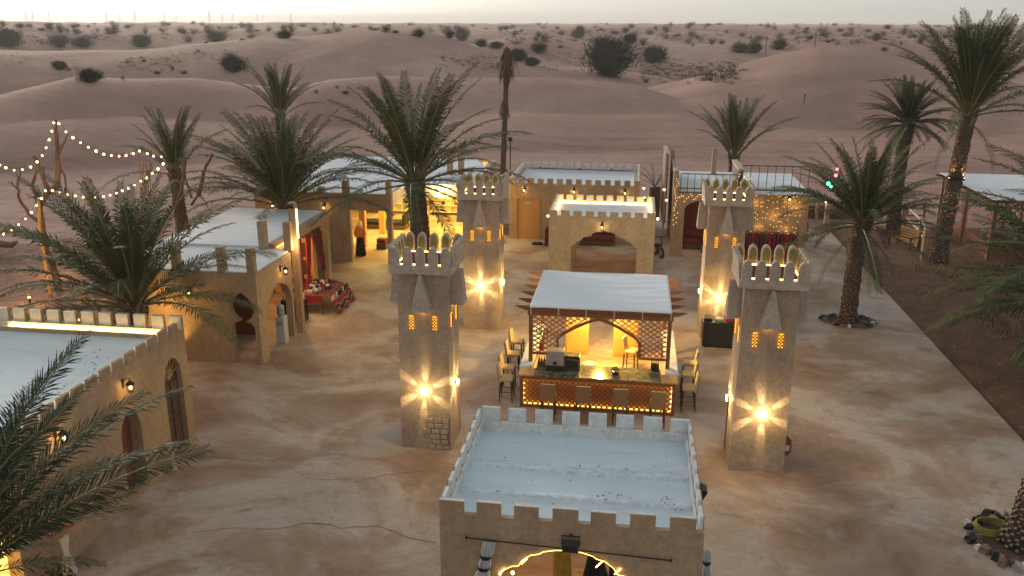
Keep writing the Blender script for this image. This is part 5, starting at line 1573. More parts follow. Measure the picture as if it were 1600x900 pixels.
def palm(label, base, top, L, nf=38, r=.20, seed=1, spread=1.0, fam=FR, mix_=None, boots=True, lean=(0, 0), dead=6, group='date palms', crownr=None):
    t = thing('palm_tree', label, 'palm', tuple(base), 0, group)
    b = Vector((0, 0, 0)); tp = Vector(top) - Vector(base)
    palm_trunk(t, b, tp, r * 1.15, r, seed, boots)
    rn = random.Random(seed * 13 + 1)
    # swollen crown of cut leaf bases
    mb = MB()
    cr = crownr or r * 1.25
    for k in range(34):
        a = rn.uniform(0, 2 * pi); z = rn.uniform(-.55, .12)
        o = Vector((cos(a), sin(a), 0)); w = o.cross(Vector((0, 0, 1))) * .045
        p = tp + o * r * .8 + Vector((0, 0, z)); q = p + o * (.16 + .12 * (z + .55)) + Vector((0, 0, .26))
        mb.add([p - w * 1.6, p + w * 1.6, q + w, q - w, p - w + o * .07 - Vector((0, 0, .03)), p + w + o * .07 - Vector((0, 0, .03))], [(0, 1, 2, 3), (4, 3, 2, 5), (0, 3, 4), (1, 5, 2)], 'boot' if k % 3 == 0 else 'trunk')
    o = mb.build('leaf_bases', t); o['kind'] = 'stuff'
    keys = mix_ or 'AABBBCCCDDDEE'
    for k in range(nf):
        key = keys[int(k / nf * len(keys))]
        if key not in fam: key = 'E'
        a = k * 2.39996 + rn.uniform(-.25, .25)
        s = L * rn.uniform(.85, 1.1) * (.92 if key == 'A' else 1)
        z = -.10 * (k / nf)
        f = inst(fam[key][k % 2], 'frond', t, tuple(tp + Vector((cos(a) * .07, sin(a) * .07, z))), (rn.uniform(-.22, .22), rn.uniform(-.06, .06), a), s)
    for k in range(dead):
        a = rn.uniform(0, 2 * pi)
        inst(DEADF[0], 'frond', t, tuple(tp + Vector((0, 0, -.3))), (0, 0, a), L * rn.uniform(.5, .75))
    return t

def stone_ring(label, c, rx, ry, n, seed, sz=.10):
    t = thing('stone_ring', label, 'stone edging', (c[0], c[1], 0), 0)
    rn = random.Random(seed)
    for k in range(n):
        for lay in range(2):
            a = 2 * pi * (k + .5 * lay) / n + rn.uniform(-.05, .05)
            q = 1 + rn.uniform(-.06, .06) - .11 * lay
            s = sz * rn.uniform(.7, 1.2)
            vs = []; 
            for (x, y, z) in ((-1, -1, 0), (1, -1, 0), (1, 1, 0), (-1, 1, 0), (-.7, -.8, 1), (.8, -.6, 1), (.6, .8, 1), (-.8, .7, 1)):
                vs.append((s * x * rn.uniform(.7, 1.1), s * y * rn.uniform(.5, .9), s * 1.1 * z * rn.uniform(.7, 1.2)))
            m = MB(); m.add(vs, [(3, 2, 1, 0), (4, 5, 6, 7), (0, 1, 5, 4), (1, 2, 6, 5), (2, 3, 7, 6), (3, 0, 4, 7)], rn.choice(['stone', 'debris', 'debris', 'iron', 'white_cloth'] if k % 4 == 0 else ['debris', 'debris', 'iron', 'mortar']))
            o = m.build('stone', t); o.location = (rx * q * cos(a), ry * q * sin(a), .003); o.rotation_euler = (0, 0, a + rn.uniform(-.4, .4))
    m = MB(); nn = 26
    m.add([(0, 0, .03)] + [(rx * .86 * cos(2 * pi * k / nn), ry * .86 * sin(2 * pi * k / nn), .006) for k in range(nn)], [(0, 1 + k, 1 + (k + 1) % nn) for k in range(nn)], 'soil')
    m.build('soil', t)
    return t

palm('palm with grey green crown in a stone ring on the pavement right of the towers', (8.55, 33.2, 0), (8.55, 32.9, 3.95), 3.75, 62, .25, 3, mix_='ABBCCCDDDDEF')
stone_ring('ring of dark stones round the palm right of the towers', (8.56, 33.1), .98, .72, 22, 4)
palm('tallest palm on the right with lit trunk, rising above the horizon', (14.98, 43.2, -.1), (15.35, 43.2, 7.05), 4.9, 64, .30, 5, mix_='AAAABBBBCCCDE', dead=2)
palm('dark dense palm behind the tall lit palm on the right', (14.83, 50.5, -.1), (14.9, 50.5, 5.9), 2.8, 110, .30, 8, mix_='ABBCCDDEEEFF')
palm('palm with trunk leaving the frame at the lower right corner', (8.86, 18.0, 0), (9.75, 18.3, 6.4), 3.6, 34, .27, 11)
stone_ring('ring of dark and white stones at the lower right corner', (8.95, 18.0), 1.10, 1.15, 30, 9, .11)
t = thing('hose_coil', 'coiled yellow green hose inside the lower right stone ring', 'hose', (8.35, 18.45, .03))
mb = MB()
for k in range(5):
    mb.tube([(.34 * cos(a) + .02 * k, .30 * sin(a), .03 + .035 * k + .01 * sin(a * 3)) for a in [2 * pi * q / 24 for q in range(25)]], .017, 'yellow_plastic', 6, False)
mb.build('hose', t, True)
palm('large dark palm rising in front of the post house on the left', (-15.6, 24.2, -.1), (-15.55, 24.2, 2.45), 4.8, 52, .33, 21, mix_='ABBBCCCDDDEEE', dead=1)
palm('central palm behind the front left tower, thick scaly trunk', (-8.65, 33.9, 0), (-8.78, 34.0, 4.85), 5.1, 48, .34, 23, mix_='ABBBCCDDDEEF', dead=2)
stone_ring('ring of dark stones round the central palm', (-8.65, 33.8), 1.0, .9, 20, 14)
palm('bushy palm between the post house and the pavilion roof', (-15.4, 36.2, -.1), (-15.32, 36.0, 3.3), 4.7, 60, .24, 27, mix_='ABBBCCCCDDDE')
palm('far palm with fan of stiff fronds behind the pavilion', (-25.3, 60, -.1), (-25.3, 60, 4.6), 4.0, 30, .26, 33, mix_='AABBBCCD', dead=2)
palm('palm behind the fairy-light building on the right', (6.1, 55, -.1), (6.17, 54.6, 3.1), 4.2, 28, .25, 37, mix_='AAABBBCC', dead=3)
palm('thin palm among the string lights at the left', (-20.3, 36.5, -.1), (-20.6, 36.5, 4.5), 3.3, 22, .22, 41, mix_='AAABBCDE', dead=4)
palm('palm whose fronds reach in from the right edge', (13.9, 27.0, -.1), (14.0, 27.0, 2.7), 5.0, 96, .26, 45, mix_='ABBCCCDDDEEE')
palm('small young palm in the soil bed under the right edge fronds', (16.4, 31.5, -.1), (16.4, 31.5, .6), 2.4, 26, .18, 46, mix_='AABBCCD')
palm('young palm in front of the right pergola', (18.6, 39.6, -.1), (18.6, 39.6, 1.3), 2.9, 30, .2, 47, mix_='AABBCCDD')
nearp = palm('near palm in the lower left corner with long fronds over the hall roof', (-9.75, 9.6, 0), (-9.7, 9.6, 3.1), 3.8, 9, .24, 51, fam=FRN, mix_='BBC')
def aim_frond(palm_, crown, target, key, var, roll=0.0):
    me = FRN[key][var]
    rx = max(me.vertices, key=lambda v: v.co.x).co
    chord = sqrt(rx.x ** 2 + rx.z ** 2); ce = atan2(rx.z, rx.x)
    d = Vector(target) - Vector(crown)
    az = atan2(d.y, d.x); el = atan2(d.z, math.hypot(d.x, d.y))
    o = inst(me, 'frond', palm_, tuple(Vector(crown) - Vector(palm_.location)), (0, 0, 0), d.length / chord)
    o.rotation_euler = (Matrix.Rotation(az, 3, 'Z') @ Matrix.Rotation(-(el - ce), 3, 'Y') @ Matrix.Rotation(roll, 3, 'X')).to_euler()
    return o
crn = Vector((-9.7, 9.6, 3.05))
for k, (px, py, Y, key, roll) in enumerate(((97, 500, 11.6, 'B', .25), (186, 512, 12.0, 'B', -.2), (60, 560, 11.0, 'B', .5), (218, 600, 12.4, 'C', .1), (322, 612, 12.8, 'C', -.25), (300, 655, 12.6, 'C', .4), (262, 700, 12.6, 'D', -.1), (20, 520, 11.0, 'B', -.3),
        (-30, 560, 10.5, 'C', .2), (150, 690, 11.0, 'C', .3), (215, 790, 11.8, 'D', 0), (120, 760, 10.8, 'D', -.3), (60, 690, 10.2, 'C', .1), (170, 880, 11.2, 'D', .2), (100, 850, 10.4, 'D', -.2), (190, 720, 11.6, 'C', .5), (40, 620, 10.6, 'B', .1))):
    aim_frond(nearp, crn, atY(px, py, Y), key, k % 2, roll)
# dead palms
t = thing('dead_palm', 'tall dead palm with drooping brown head beyond the rear building', 'palm', (-8.1, 53, -.15))
palm_trunk(t, (0, 0, 0), (.35, 0, 9.2), .17, .125, 61, True, .10)
rn_dead = random.Random(6)
for k in range(16): inst(DEADF[k % 2], 'frond', t, (.35, 0, 9.3 - .05 * k), (rn_dead.uniform(-.3, .3), rn_dead.uniform(-.5, .4), .2 + k * .74), rn_dead.uniform(.35, .8))
def shag(c, prof, n, seed, l0=.5):
    mb = MB(); rn = random.Random(seed)
    for k in range(n):
        u = rn.random() * (len(prof) - 1); i = min(int(u), len(prof) - 2); f = u - i
        r = prof[i][0] + (prof[i + 1][0] - prof[i][0]) * f; z = prof[i][1] + (prof[i + 1][1] - prof[i][1]) * f
        a = rn.uniform(0, 2 * pi); o = Vector((cos(a), sin(a), 0)); p = Vector(c) + o * r * rn.uniform(.2, 1.35) + Vector((0, 0, z))
        v = (o * rn.uniform(.05, .5) + Vector((0, 0, -1))) * l0 * rn.uniform(.5, 1.2); w = Vector((-sin(a), cos(a), 0)) * rn.uniform(.015, .05)
        mb.add([p - w, p + w, p + v + w * .4, p + v - w * .4], [(0, 1, 2, 3)], 'dead_leaf')
    return mb
shag((.2, 0, 5.5), [(.26, .25), (.30, .5), (.2, .9), (.14, 1.2)], 260, 3, .3).build('dead_skirt', t)
shag((.33, 0, 8.2), [(.15, 0), (.38, .4), (.5, .8), (.34, 1.2), (.2, 1.5), (.05, 1.65)], 330, 4, .7).build('dead_head', t)
t = thing('dead_palm', 'short dead palm stump with upright dry fronds behind the small gate', 'palm', (1.35, 51, -.15))
palm_trunk(t, (0, 0, 0), (0, 0, 2.0), .30, .34, 62, False)
for k in range(12): inst(FR['A'][k % 2] if False else DEADF[0], 'frond', t, (0, 0, 2.0), (0, R(-95 + (k % 3) * 14), k * .9), 1.9)

# lights on palms
def trunk_light(label, loc, spotdir, watts=20, size=60):
    t = thing('palm_spotlight', label, 'spotlight', loc)
    MB().tube([(0, 0, -.05), (0, 0, .05)], .05, 'iron', 8).build('housing', t)
    MB().tube([(0, 0, .051), (0, 0, .06)], .04, 'bulb_small', 8).build('lens', t)
    spot(t, (0, 0, .10), spotdir, watts, size, .6, (1.0, .62, .16), .03)
    return t
MB().lathe([(.34, 4.02), (.38, 4.04), (.38, 4.12), (.34, 4.14)], (14.98 + .2, 43.2, 0), 'iron', 14).build('trunk_band', bpy.data.objects['palm_tree.001'])
bpy.data.objects['trunk_band'].location = (-14.98, -43.2, .1)
for sx in (-.34, .34):
    trunk_light('small spotlight strapped %s of the tall palm trunk' % ('left' if sx < 0 else 'right'), (15.17 + sx, 42.95, 4.05), (-sx * .5, .1, 1), 22)
    spot(bpy.data.objects['palm_tree.001'], (15.17 + sx * 1.2 - 14.98, 42.85 - 43.2, 4.1), (-sx * .12, .05, -1), 26, 50, .7, (1.0, .58, .12))
trunk_light('ground spotlight at the foot of the big left palm', (-15.2, 24.9, .05), (-.1, .3, 1), 60, 100)
point(bpy.data.objects['palm_tree.004'], (.3, .75, 2.2), 12, (1, .58, .14), .08)
t = thing('signal_lights', 'small red and green lights hung in the ringed palm crown', 'lights', (7.7, 32.2, 5.4))
MB().ball((0, 0, 0), .06, 'red_led', 8).ball((.02, 0, .22), .05, 'red_led', 8).build('red_light', t)
MB().ball((-.2, .1, -.32), .07, 'green_led', 8).ball((-.1, .1, -.42), .05, 'green_led', 8).build('green_light', t)
MB().tube([(0, 0, .22), (0, 0, 0), (-.2, .1, -.3), (-.1, .1, -.42)], .008, 'cable', 4).build('wire', t)
bpy.data.objects['signal_lights'].location = atY(1306, 274, 31.6)

# ------------------------------------------------------------------ dead trees with festoon lights
def dead_tree(label, paths, Y, seed):
    t = thing('dead_tree', label, 'tree')
    for k, (pts, r0, r1) in enumerate(paths):
        P = [atY(x, y, Y + .35 * sin(i * 1.7 + k)) if i else atY(x, y, Y + (.0 if k == 0 else .15)) for i, (x, y) in enumerate(pts)]
        if k == 0: P[0].z = -.15
        n = len(P); fine = []
        rn = random.Random(seed + k)
        for a, b in zip(P, P[1:]):
            for q in range(3): fine.append(a.lerp(b, q / 3) + Vector((rn.uniform(-.03, .03), rn.uniform(-.03, .03), 0)))
        fine.append(P[-1])
        m_ = len(fine)
        MB().tube(fine, [r0 + (r1 - r0) * i / (m_ - 1) for i in range(m_)], 'dead_wood', 8).build('trunk' if k == 0 else 'limb', t, True)
    return t
dead_tree('bare dead tree left of the big palm, wrapped with festoon bulbs',
    [([(92, 455), (84, 420), (72, 390), (66, 350), (60, 318), (58, 300)], .16, .11), ([(58, 305), (50, 290), (58, 265), (70, 262)], .08, .04), ([(62, 325), (76, 300), (66, 270), (54, 245)], .10, .08),
     ([(78, 300), (88, 292), (92, 262), (90, 232), (88, 205), (87, 188)], .14, .05), ([(92, 240), (99, 225), (106, 210)], .06, .03), ([(94, 262), (102, 278), (104, 300)], .05, .03),
     ([(66, 352), (46, 335), (30, 310), (27, 292), (33, 270), (36, 262)], .08, .03), ([(27, 295), (18, 285), (14, 284)], .04, .02), ([(80, 300), (74, 285)], .05, .02)], 32.5, 5)
dead_tree('slender dead tree with pale twin stems right of the string lights',
    [([(283, 420), (280, 370), (276, 330), (285, 280), (290, 250)], .14, .07), ([(300, 310), (292, 285), (288, 262)], .05, .03), ([(310, 305), (318, 270), (332, 240)], .10, .05), ([(300, 320), (312, 300), (305, 292)], .06, .04)], 35.5, 15)
t = thing('cane_bundle', 'bundle of thin upright canes holding the light string', 'canes')
for k in range(6):
    MB().tube([atY(222 + k * 3, 330, 31.5), atY(217 + k * 3.2 + (k % 2), 240 + 5 * k, 31.4)], .018, 'dead_wood', 5).tube([Vector((*atY(222 + k * 3, 330, 31.5)[:2], -.1)), atY(222 + k * 3, 330, 31.5)], .018, 'dead_wood', 5).build('cane', t)
t = thing('orange_post', 'short orange lit timber stump low on the bare dead tree', 'post')
MB().tube([atY(62, 355, 32.1), atY(60, 310, 32.1)], .07, 'wood_gold', 8).tube([Vector((*atY(62, 355, 32.1)[:2], -.1)), atY(62, 355, 32.1)], .07, 'wood_gold', 8).build('shaft', t)
FEST = [('string of warm bulbs rising to the dead tree top', [(-12, 256), (0, 258), (9, 262), (22, 266), (35, 265), (48, 261), (58, 253), (66, 243), (72, 231), (77, 218), (81, 205), (84, 192)]),
        ('string of warm bulbs sagging from the dead tree top to the canes', [(92, 193), (103, 206), (114, 215), (126, 223), (138, 230), (150, 236), (162, 241), (174, 243), (186, 244), (197, 243), (208, 240), (218, 236), (230, 240), (240, 244), (252, 245), (255, 256)]),
        ('string of warm bulbs sagging across the big left palm', [(247, 264), (238, 271), (229, 278), (220, 283), (210, 289), (201, 294), (191, 298), (182, 302), (172, 305), (162, 307), (148, 309), (130, 308), (118, 306), (106, 304), (93, 301), (82, 298), (71, 298)]),
        ('string of warm bulbs falling to the lower left from the dead tree', [(65, 310), (57, 321), (49, 332), (40, 342), (29, 351), (18, 359), (6, 366), (-8, 372)])]
bm_ = MB().ball((0, 0, 0), .045, 'bulb', 8).mesh('bulb')
for lab, pts in FEST:
    t = thing('festoon_lights', lab, 'string lights')
    n = len(pts)
    P = [atY(x, y, (30.6 if 'across' in lab or 'canes' in lab else 31.2)) for x, y in pts]
    MB().tube([p + Vector((0, 0, .07)) for p in P], .008, 'cable', 4).build('cable', t)
    for k, p in enumerate(P): inst(bm_, 'bulb', t, tuple(p), sc=random.Random(k).uniform(.75, 1.15))
    for k in range(1, n, 4): point(t, tuple(P[k] + Vector((0, -.1, -.05))), 5, (1, .62, .22), .05)
# ground glow at the left comes from lamps standing among the plants
for k, (x, y) in enumerate(((-24.2, 30.5), (-20.5, 28.2), (-26.0, 34.5))):
    t = thing('garden_lamp', ['low garden lamp under the bare dead tree', 'low garden lamp behind the white roofed hall', 'low garden lamp at the far left of the garden'][k], 'garden lamp', (x, y, -.09))
    MB().lathe([(.05, 0), (.04, .4), (.09, .42), (.02, .5)], mat='iron', n=8).build('stem', t); MB().ball((0, 0, .36), .055, 'bulb', 8).build('bulb', t)
    point(t, (0, 0, .8), 30, (1.0, .52, .14), .1)
wood_ = thing('fallen_log', 'dark fallen log at the left edge of the garden', 'log', tuple(atZ(2, 385, .15)))
MB().tube([(-1.2, 0, 0), (-.3, .1, .12), (.6, 0, .1), (1.0, -.1, .3)], [.16, .2, .16, .06], 'dead_wood', 8).build('log', wood_, True)

# flower stands by the hall
for nm, (x, y, z0), s in (('tall stand of red and cream flowers beside the left hall', (-11.25, 14.0, 0), 1.0), ('small posy of pink and white flowers by the hall arched door', (-11.35, 18.45, 0), .55)):
    t = thing('flower_stand', nm, 'flowers', (x, y, z0))
    MB().lathe([(.14 * s, 0), (.17 * s, .1 * s), (.12 * s, .3 * s), (.05 * s, .55 * s), (.10 * s, .9 * s)], mat='cream', n=12).build('vase', t, True)
    f = MB(); rn = random.Random(int(s * 10))
    for k in range(70):
        a, r = rn.uniform(0, 2 * pi), rn.uniform(0, .30 * s); c = Vector((r * cos(a), r * sin(a), .98 * s + rn.uniform(0, .40 * s)))
        col = rn.choice(['red_flower', 'red_flower', 'cream', 'orange_flower', 'leafgreen', 'maroon'] if s == 1 else ['white_cloth', 'red_flower', 'leafgreen'])
        rr = rn.uniform(.03, .06) * (.6 + .4 * s)
        for q in range(5):
            b = q * 2 * pi / 5 + rn.random(); d = Vector((cos(b), sin(b), .5)) * rr; w = Vector((-sin(b), cos(b), 0)) * rr * .45
            f.add([c, c + d - w, c + d * 1.4, c + d + w], [(0, 1, 2, 3)], col)
    o = f.build('blooms', t); o['kind'] = 'stuff'
t = thing('grey_shrub', 'grey green shrub at the foot of the flower stand', 'shrub', (-11.05, 13.4, 0))
f = MB(); rn = random.Random(77)
for k in range(500):
    a, b = rn.uniform(0, 2 * pi), rn.uniform(0, 1); r = .38 * rn.random() ** .4
    c = Vector((r * cos(a) * sqrt(1 - b * b), r * sin(a) * sqrt(1 - b * b), .08 + b * r * 1.4)); d = Vector((rn.uniform(-1, 1), rn.uniform(-1, 1), rn.uniform(.1, 1))).normalized() * .09; w = d.orthogonal().normalized() * .012
    f.add([c - w, c + w, c + d], [(0, 1, 2)], 'bush')
o = f.build('foliage', t)

# ------------------------------------------------------------------ desert shrubs
def bush_mesh(seed, n, tall=.8, name='foliage', mat='bush'):
    rn = random.Random(seed); mb = MB()
    sprays = []
    for _ in range(26):
        a = rn.uniform(0, 2 * pi); e = rn.uniform(.12, 1.0) ** .8
        sprays.append((Vector((cos(a) * (1 - e * .75), sin(a) * (1 - e * .75), .25 + e * .85)).normalized() * rn.uniform(.55, 1.0)))
    for k in range(n):
        d = rn.choice(sprays); t = rn.random() ** .55
        c = d * t + Vector((rn.gauss(0, .15), rn.gauss(0, .15), rn.gauss(0, .09))) * (.4 + t)
        c.z = max(.01, c.z * tall)
        v = (d * .8 + Vector((rn.uniform(-.6, .6), rn.uniform(-.6, .6), rn.uniform(-.1, .7)))).normalized() * rn.uniform(.06, .15)
        w = v.orthogonal().normalized() * rn.uniform(.010, .024)
        mb.add([c - w, c + w, c + v + w * .2, c + v - w * .2], [(0, 1, 2, 3)], mat)
    return mb.mesh(name)
BM = [bush_mesh(k, 6500, .85 + .12 * (k % 3)) for k in range(4)]
BS = [bush_mesh(10 + k, 800, .7 + .14 * k) for k in range(4)]
def stem_mesh():
    mb = MB(); rn = random.Random(2)
    for k in range(9):
        a = rn.uniform(0, 2 * pi); mb.tube([(0, 0, -.05), (.25 * cos(a), .25 * sin(a), .25), (.5 * cos(a), .5 * sin(a), .5)], [.03, .02, .008], 'twig', 4)
    return mb.mesh('stems')
ME_ST = stem_mesh()
def shrub(px, py, w, label, group=None, small=False, seed=0):
    p = march(px, py)
    d = math.hypot(p.x, p.y); s = w * d / F * .58
    rn = random.Random(int(px * 7 + py))
    t = thing('desert_shrub', label, 'shrub', (p.x, p.y, p.z - .05 * s), rn.uniform(0, 6), group)
    inst(rn.choice(BS if small else BM), 'foliage', t, sc=(s, s * rn.uniform(.8, 1.1), s * rn.uniform(.85, 1.15)))
    if not small: inst(ME_ST, 'stems', t, sc=s)
BIG = [(365, 113, 40, 'dark round shrub behind the left dune crest, above the far stiff palm'), (140, 129, 34, 'low shrub on the left dune shoulder'), (92, 108, 22, 'dark low bush in the left dune hollow'),
       (654, 58, 28, 'round bush alone on the central dune top'), (955, 119, 92, 'largest green bush, in the hollow behind the central dune'), (950, 88, 52, 'dark bush directly behind the largest one'),
       (1020, 97, 44, 'dark bush right of the largest one, on the slope'), (1178, 83, 26, 'dark bush just left of the big right dune top'), (1154, 82, 28, 'light green bush left of the big right dune'),
       (830, 103, 26, 'bush at the front right of the cluster behind the dead palm'), (808, 95, 34, 'bush left in the cluster behind the dead palm'), (842, 84, 30, 'spreading bush at the back of the cluster behind the dead palm'),
       (722, 64, 30, 'middle bush in the row right of the central dune top'), (702, 60, 24, 'left bush in the row right of the central dune top'), (752, 73, 24, 'bush right in the row beyond the central dune top'), (775, 76, 20, 'last bush in the row beyond the central dune top'),
       (985, 68, 26, 'bush above the dark slope bush'), (905, 60, 24, 'faint olive bush in the far dune field centre'), (337, 65, 34, 'wide bush group left of the central dune'), (445, 60, 26, 'bush on the left flank of the central dune'),
       (95, 74, 32, 'bush on the left middle ridge, left of a pair'), (130, 74, 36, 'wide bush on the left middle ridge, right of a pair'), (220, 73, 28, 'bush with a taller middle on the left ridge'), (15, 73, 40, 'long bush at the left photo edge ridge'),
       (1217, 77, 34, 'dark pair of bushes behind the right dune top')]
for px, py, w, lab in BIG: shrub(px, py, w, lab)
MID = [(25, 58, 14), (70, 70, 26), (43, 42, 12), (120, 54, 16), (146, 60, 24), (170, 54, 14), (255, 50, 16), (295, 66, 20), (352, 48, 18), (362, 47, 14), (392, 60, 18), (192, 124, 10), (245, 116, 14), (270, 110, 8), (287, 116, 16), (302, 38, 10), (165, 37, 8), (377, 44, 12), (420, 49, 14), (492, 50, 14), (553, 43, 12),
       (527, 139, 8), (560, 139, 8), (541, 147, 16), (494, 146, 10), (838, 64, 16), (852, 66, 18), (877, 55, 14), (925, 68, 20), (938, 70, 24), (876, 75, 12), (1005, 71, 20), (1075, 68, 26), (1095, 66, 18), (1112, 70, 18), (1050, 62, 16), (1237, 76, 16), (1265, 62, 16), (1288, 58, 18), (1294, 67, 14), (1308, 70, 12), (1340, 68, 14), (1330, 70, 12), (1355, 50, 14),
       (1371, 58, 14), (1381, 57, 12), (1408, 70, 12), (1383, 80, 14), (1312, 50, 14), (1330, 50, 12), (1160, 58, 14), (1185, 62, 16), (1135, 52, 14), (1102, 44, 10), (960, 54, 18), (978, 50, 14), (1025, 47, 12), (1210, 46, 14), (1240, 50, 12), (1560, 50, 14), (1592, 60, 16), (1540, 46, 12), (1500, 48, 12), (640, 40, 10), (790, 47, 12), (760, 46, 10), (608, 42, 8),
       (850, 45, 12), (815, 50, 10), (120, 110, 12), (107, 112, 10), (200, 98, 8), (225, 97, 8), (310, 82, 10), (305, 86, 9), (1128, 122, 12), (1110, 127, 10), (1075, 132, 10), (1010, 130, 14)]
def shrub_label(px, py):
    side = ('at the far left below the pylons' if px < 200 else 'left of the far stiff palm' if px < 430 else 'above the central palm' if px < 740 else 'around the dead palm head' if px < 900 else
            'behind the largest green bush' if px < 1060 else 'left of the big right dune top' if px < 1210 else 'behind the big right dune' if px < 1400 else 'behind the tall right palm')
    row = 'tiny shrub on the horizon sand ' if py < 47 else 'small shrub on the far sand ' if py < 60 else 'small shrub on the middle dunes ' if py < 90 else 'small low shrub on the near dunes '
    return row + side
for px, py, w in MID: shrub(px, py, w, shrub_label(px, py), 'small shrubs on the far dunes', True)
rn = random.Random(99)
for k in range(215):
    px = rn.uniform(-40, 1640)
    u = rn.random()
    py = 39 + 34 * u ** 1.5 if px > 780 else 38 + 16 * u
    if px < 780 and rn.random() < .35: continue
    shrub(px, py, rn.uniform(9, 21) * (.6 + .6 * u), shrub_label(px, py), 'small shrubs on the far dunes', True)
# fine dry scrub and tufts: uncountable
def tufts(name, regions, seed, mat='scrub', hh=(.15, .5)):
    rn = random.Random(seed); mb = MB()
    for (x0, x1, y0, y1, n, s) in regions:
        for k in range(n):
            p = march(rn.uniform(x0, x1), rn.triangular(y0, y1))
            for q in range(14):
                a = rn.uniform(0, 2 * pi); l = rn.uniform(*hh) * s; c = p + Vector((rn.gauss(0, .25 * s), rn.gauss(0, .25 * s), -.03))
                v = Vector((cos(a) * .6, sin(a) * .6, rn.uniform(.4, 1))) * l; w = Vector((-sin(a), cos(a), 0)) * l * .16
                mb.add([c - w, c + w, c + v], [(0, 1, 2)], mat)
    o = mb.build(name); o['kind'] = 'stuff'; o['label'] = 'dry scrub and grass tufts scattered on the dune slopes'
    return o
tufts('scrub', [(1000, 1150, 92, 132, 260, 1.2), (1100, 1170, 105, 130, 20, 1.0), (185, 300, 85, 118, 60, .8), (690, 790, 82, 112, 70, .9), (850, 1000, 70, 118, 80, 1.1), (780, 1400, 44, 70, 260, 1.8), (0, 400, 40, 70, 160, 1.5), (1400, 1600, 44, 66, 80, 1.8), (0, 120, 80, 112, 20, .6), (260, 360, 78, 100, 25, .7)], 3)
# leaf litter and weeds on the soil bed
mb = MB(); rn = random.Random(14)
for k in range(16000):
    if k % 3: x, y = rn.uniform(PX1 + .1, 22), rn.uniform(14, 51)
    else: x, y = rn.uniform(-30, -17.8), rn.uniform(21, 38)
    a = rn.uniform(0, 2 * pi); l = rn.uniform(.05, .22); z = -.05
    v = Vector((cos(a), sin(a), rn.uniform(0, .35))) * l; w = Vector((-sin(a), cos(a), 0)) * .012
    mb.add([Vector((x, y, z)) - w, Vector((x, y, z)) + w, Vector((x, y, z)) + v], [(0, 1, 2)], rn.choice(['dead_leaf', 'scrub', 'scrub', 'beige']))
o = mb.build('leaf_litter'); o['kind'] = 'stuff'; o['label'] = 'dry leaf litter on the soil beds'
mb = MB()
for k in range(5200):
    x, y = rn.uniform(13.6, 22), rn.uniform(22, 43)
    if x < 14.2 + .9 * sin(y * .7) or (rn.random() < .3 and x < 16): continue
    a = rn.uniform(0, 2 * pi); l = rn.uniform(.12, .5)
    v = Vector((cos(a) * .4, sin(a) * .4, .9)) * l; w = Vector((-sin(a), cos(a), 0)) * .014
    c = Vector((x, y, -.08)); mb.add([c - w, c + w, c + v], [(0, 1, 2)], 'bush')
o = mb.build('undergrowth'); o['kind'] = 'stuff'; o['label'] = 'green undergrowth in the right soil bed'

mb = MB(); rn = random.Random(44)
for k in range(1500):
    x, y = rn.uniform(-16, 10.9), rn.uniform(10, 48)
    if -3.2 < x < 1.7 and (12.4 < y < 16.6 or 23 < y < 29): continue
    r = rn.uniform(.006, .022); a = rn.uniform(0, 3)
    mb.add([(x + r * cos(a + q * 2.1), y + r * sin(a + q * 2.1), .002) for q in range(3)] + [(x, y, .002 + r * .8)], [(0, 1, 3), (1, 2, 3), (2, 0, 3)], rn.choice(['debris', 'dead_leaf', 'crack']))
o = mb.build('grit'); o['kind'] = 'stuff'; o['label'] = 'loose grit and leaf bits on the pavement'

# ------------------------------------------------------------------ far poles and pylons
for px, py, h, lab in ((1171, 84, 26, 'thin dark utility pole left of the right dune top'), (1196, 84, 24, 'utility pole with crossarm by the right dune top'), (1273, 73, 18, 'utility pole behind the big right dune top')):
    p = march(px, py); d = p.length; hh = h * d / F
    t = thing('utility_pole', lab, 'pole', tuple(p))
    MB().tube([(0, 0, -.5), (0, 0, hh)], .0006 * d, 'wood_dark', 6).build('pole', t)
    MB().box(-.0035 * d, .0035 * d, -.02, .02, hh * .82, hh * .86, 'wood_dark').build('crossarm', t)
p = march(1256, 162); t = thing('marker_stake', 'short dark stake standing on the face of the big dune', 'stake', tuple(p))
MB().tube([(0, 0, -.1), (.03, 0, .75)], .07, 'wood_dark', 6).ball((.03, 0, .85), .12, 'wood_dark', 6).build('stake', t)
t = thing('lamp_post', 'slim dark lamp post beyond the rear building left corner', 'lamp post', (-7.55, 53.0, -.1))
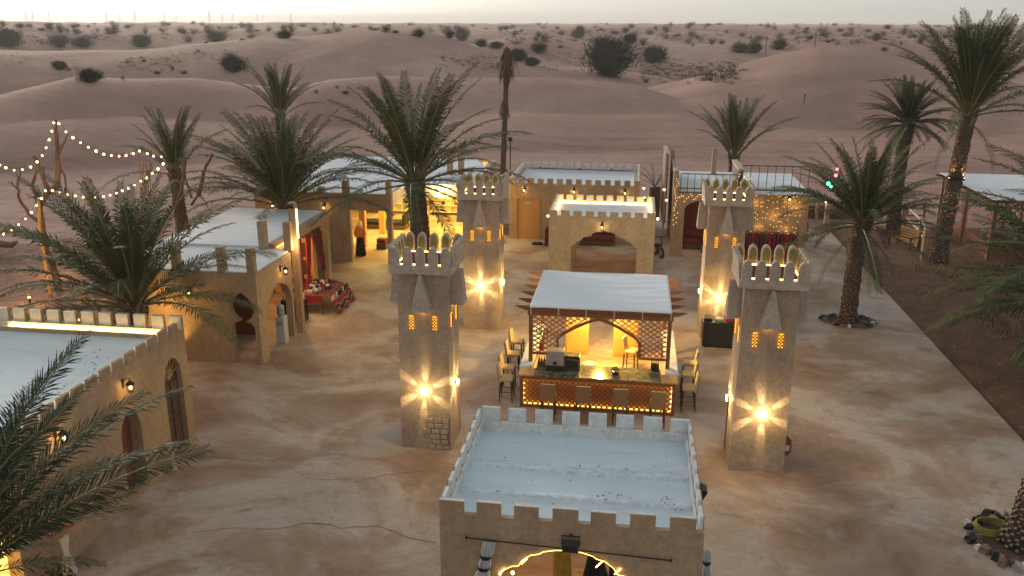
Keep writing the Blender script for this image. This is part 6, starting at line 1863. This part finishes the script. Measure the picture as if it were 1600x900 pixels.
MB().tube([(0, 0, 0), (0, 0, 4.2)], .035, 'iron', 8).build('pole', t)
MB().box(-.13, .13, -.1, .1, 4.2, 4.45, 'black').build('lamp_head', t)
mb = MB()
for s in (-1, 1):
    for q in (-1, 1): mb.tube([(s * 4, q * 4, 0), (s * 1.1, q * 1.1, 24), (s * .4, q * .4, 42)], .28, 'pylon', 4)
for k in range(10):
    z0, z1 = k * 4.2, (k + 1) * 4.2
    w0 = 4 - 2.9 * min(1, z0 / 24) - .7 * max(0, (z0 - 24) / 18); w1 = 4 - 2.9 * min(1, z1 / 24) - .7 * max(0, (z1 - 24) / 18)
    mb.tube([(-w0, -w0, z0), (w1, -w1, z1)], .16, 'pylon', 3).tube([(w0, -w0, z0), (-w1, -w1, z1)], .16, 'pylon', 3)
for z, a in ((27, 7), (33, 6), (39, 4.5)): mb.tube([(-a, 0, z), (0, 0, z + 1.5), (a, 0, z)], .25, 'pylon', 4)
ME_P = mb.mesh('lattice_tower')
for px, h in ((43, 30), (53, 26), (78, 20), (168, 24), (188, 18), (212, 30), (258, 20), (276, 16), (328, 24), (348, 20), (364, 18), (403, 18), (411, 16), (455, 20), (516, 12), (538, 12)):
    D = 42 * F / (h * .92); az, _ = pxdir(px, 37)
    t = thing('power_pylon', 'faint lattice power pylon on the left horizon', 'pylon', (D * sin(az), D * cos(az), 6), random.Random(px).uniform(-.3, .3), 'power pylons on the horizon')
    inst(ME_P, 'lattice', t)

# ------------------------------------------------------------------ desert haze
HAZE = 0.00032
if HAZE:
    hm = bpy.data.materials.new('haze'); hm.use_nodes = True
    n, l = hm.node_tree.nodes, hm.node_tree.links
    n.remove(n['Principled BSDF'])
    pv = n.new('ShaderNodeVolumePrincipled'); pv.inputs['Density'].default_value = HAZE
    pv.inputs['Color'].default_value = (.92, .90, .88, 1)
    pv.inputs['Anisotropy'].default_value = 0.2
    l.new(pv.outputs[0], n['Material Output'].inputs['Volume'])
    M['haze'] = hm
    o = MB().box(-6500, 6500, -6500, 6500, -30, 62, 'haze').build('haze'); o['kind'] = 'stuff'
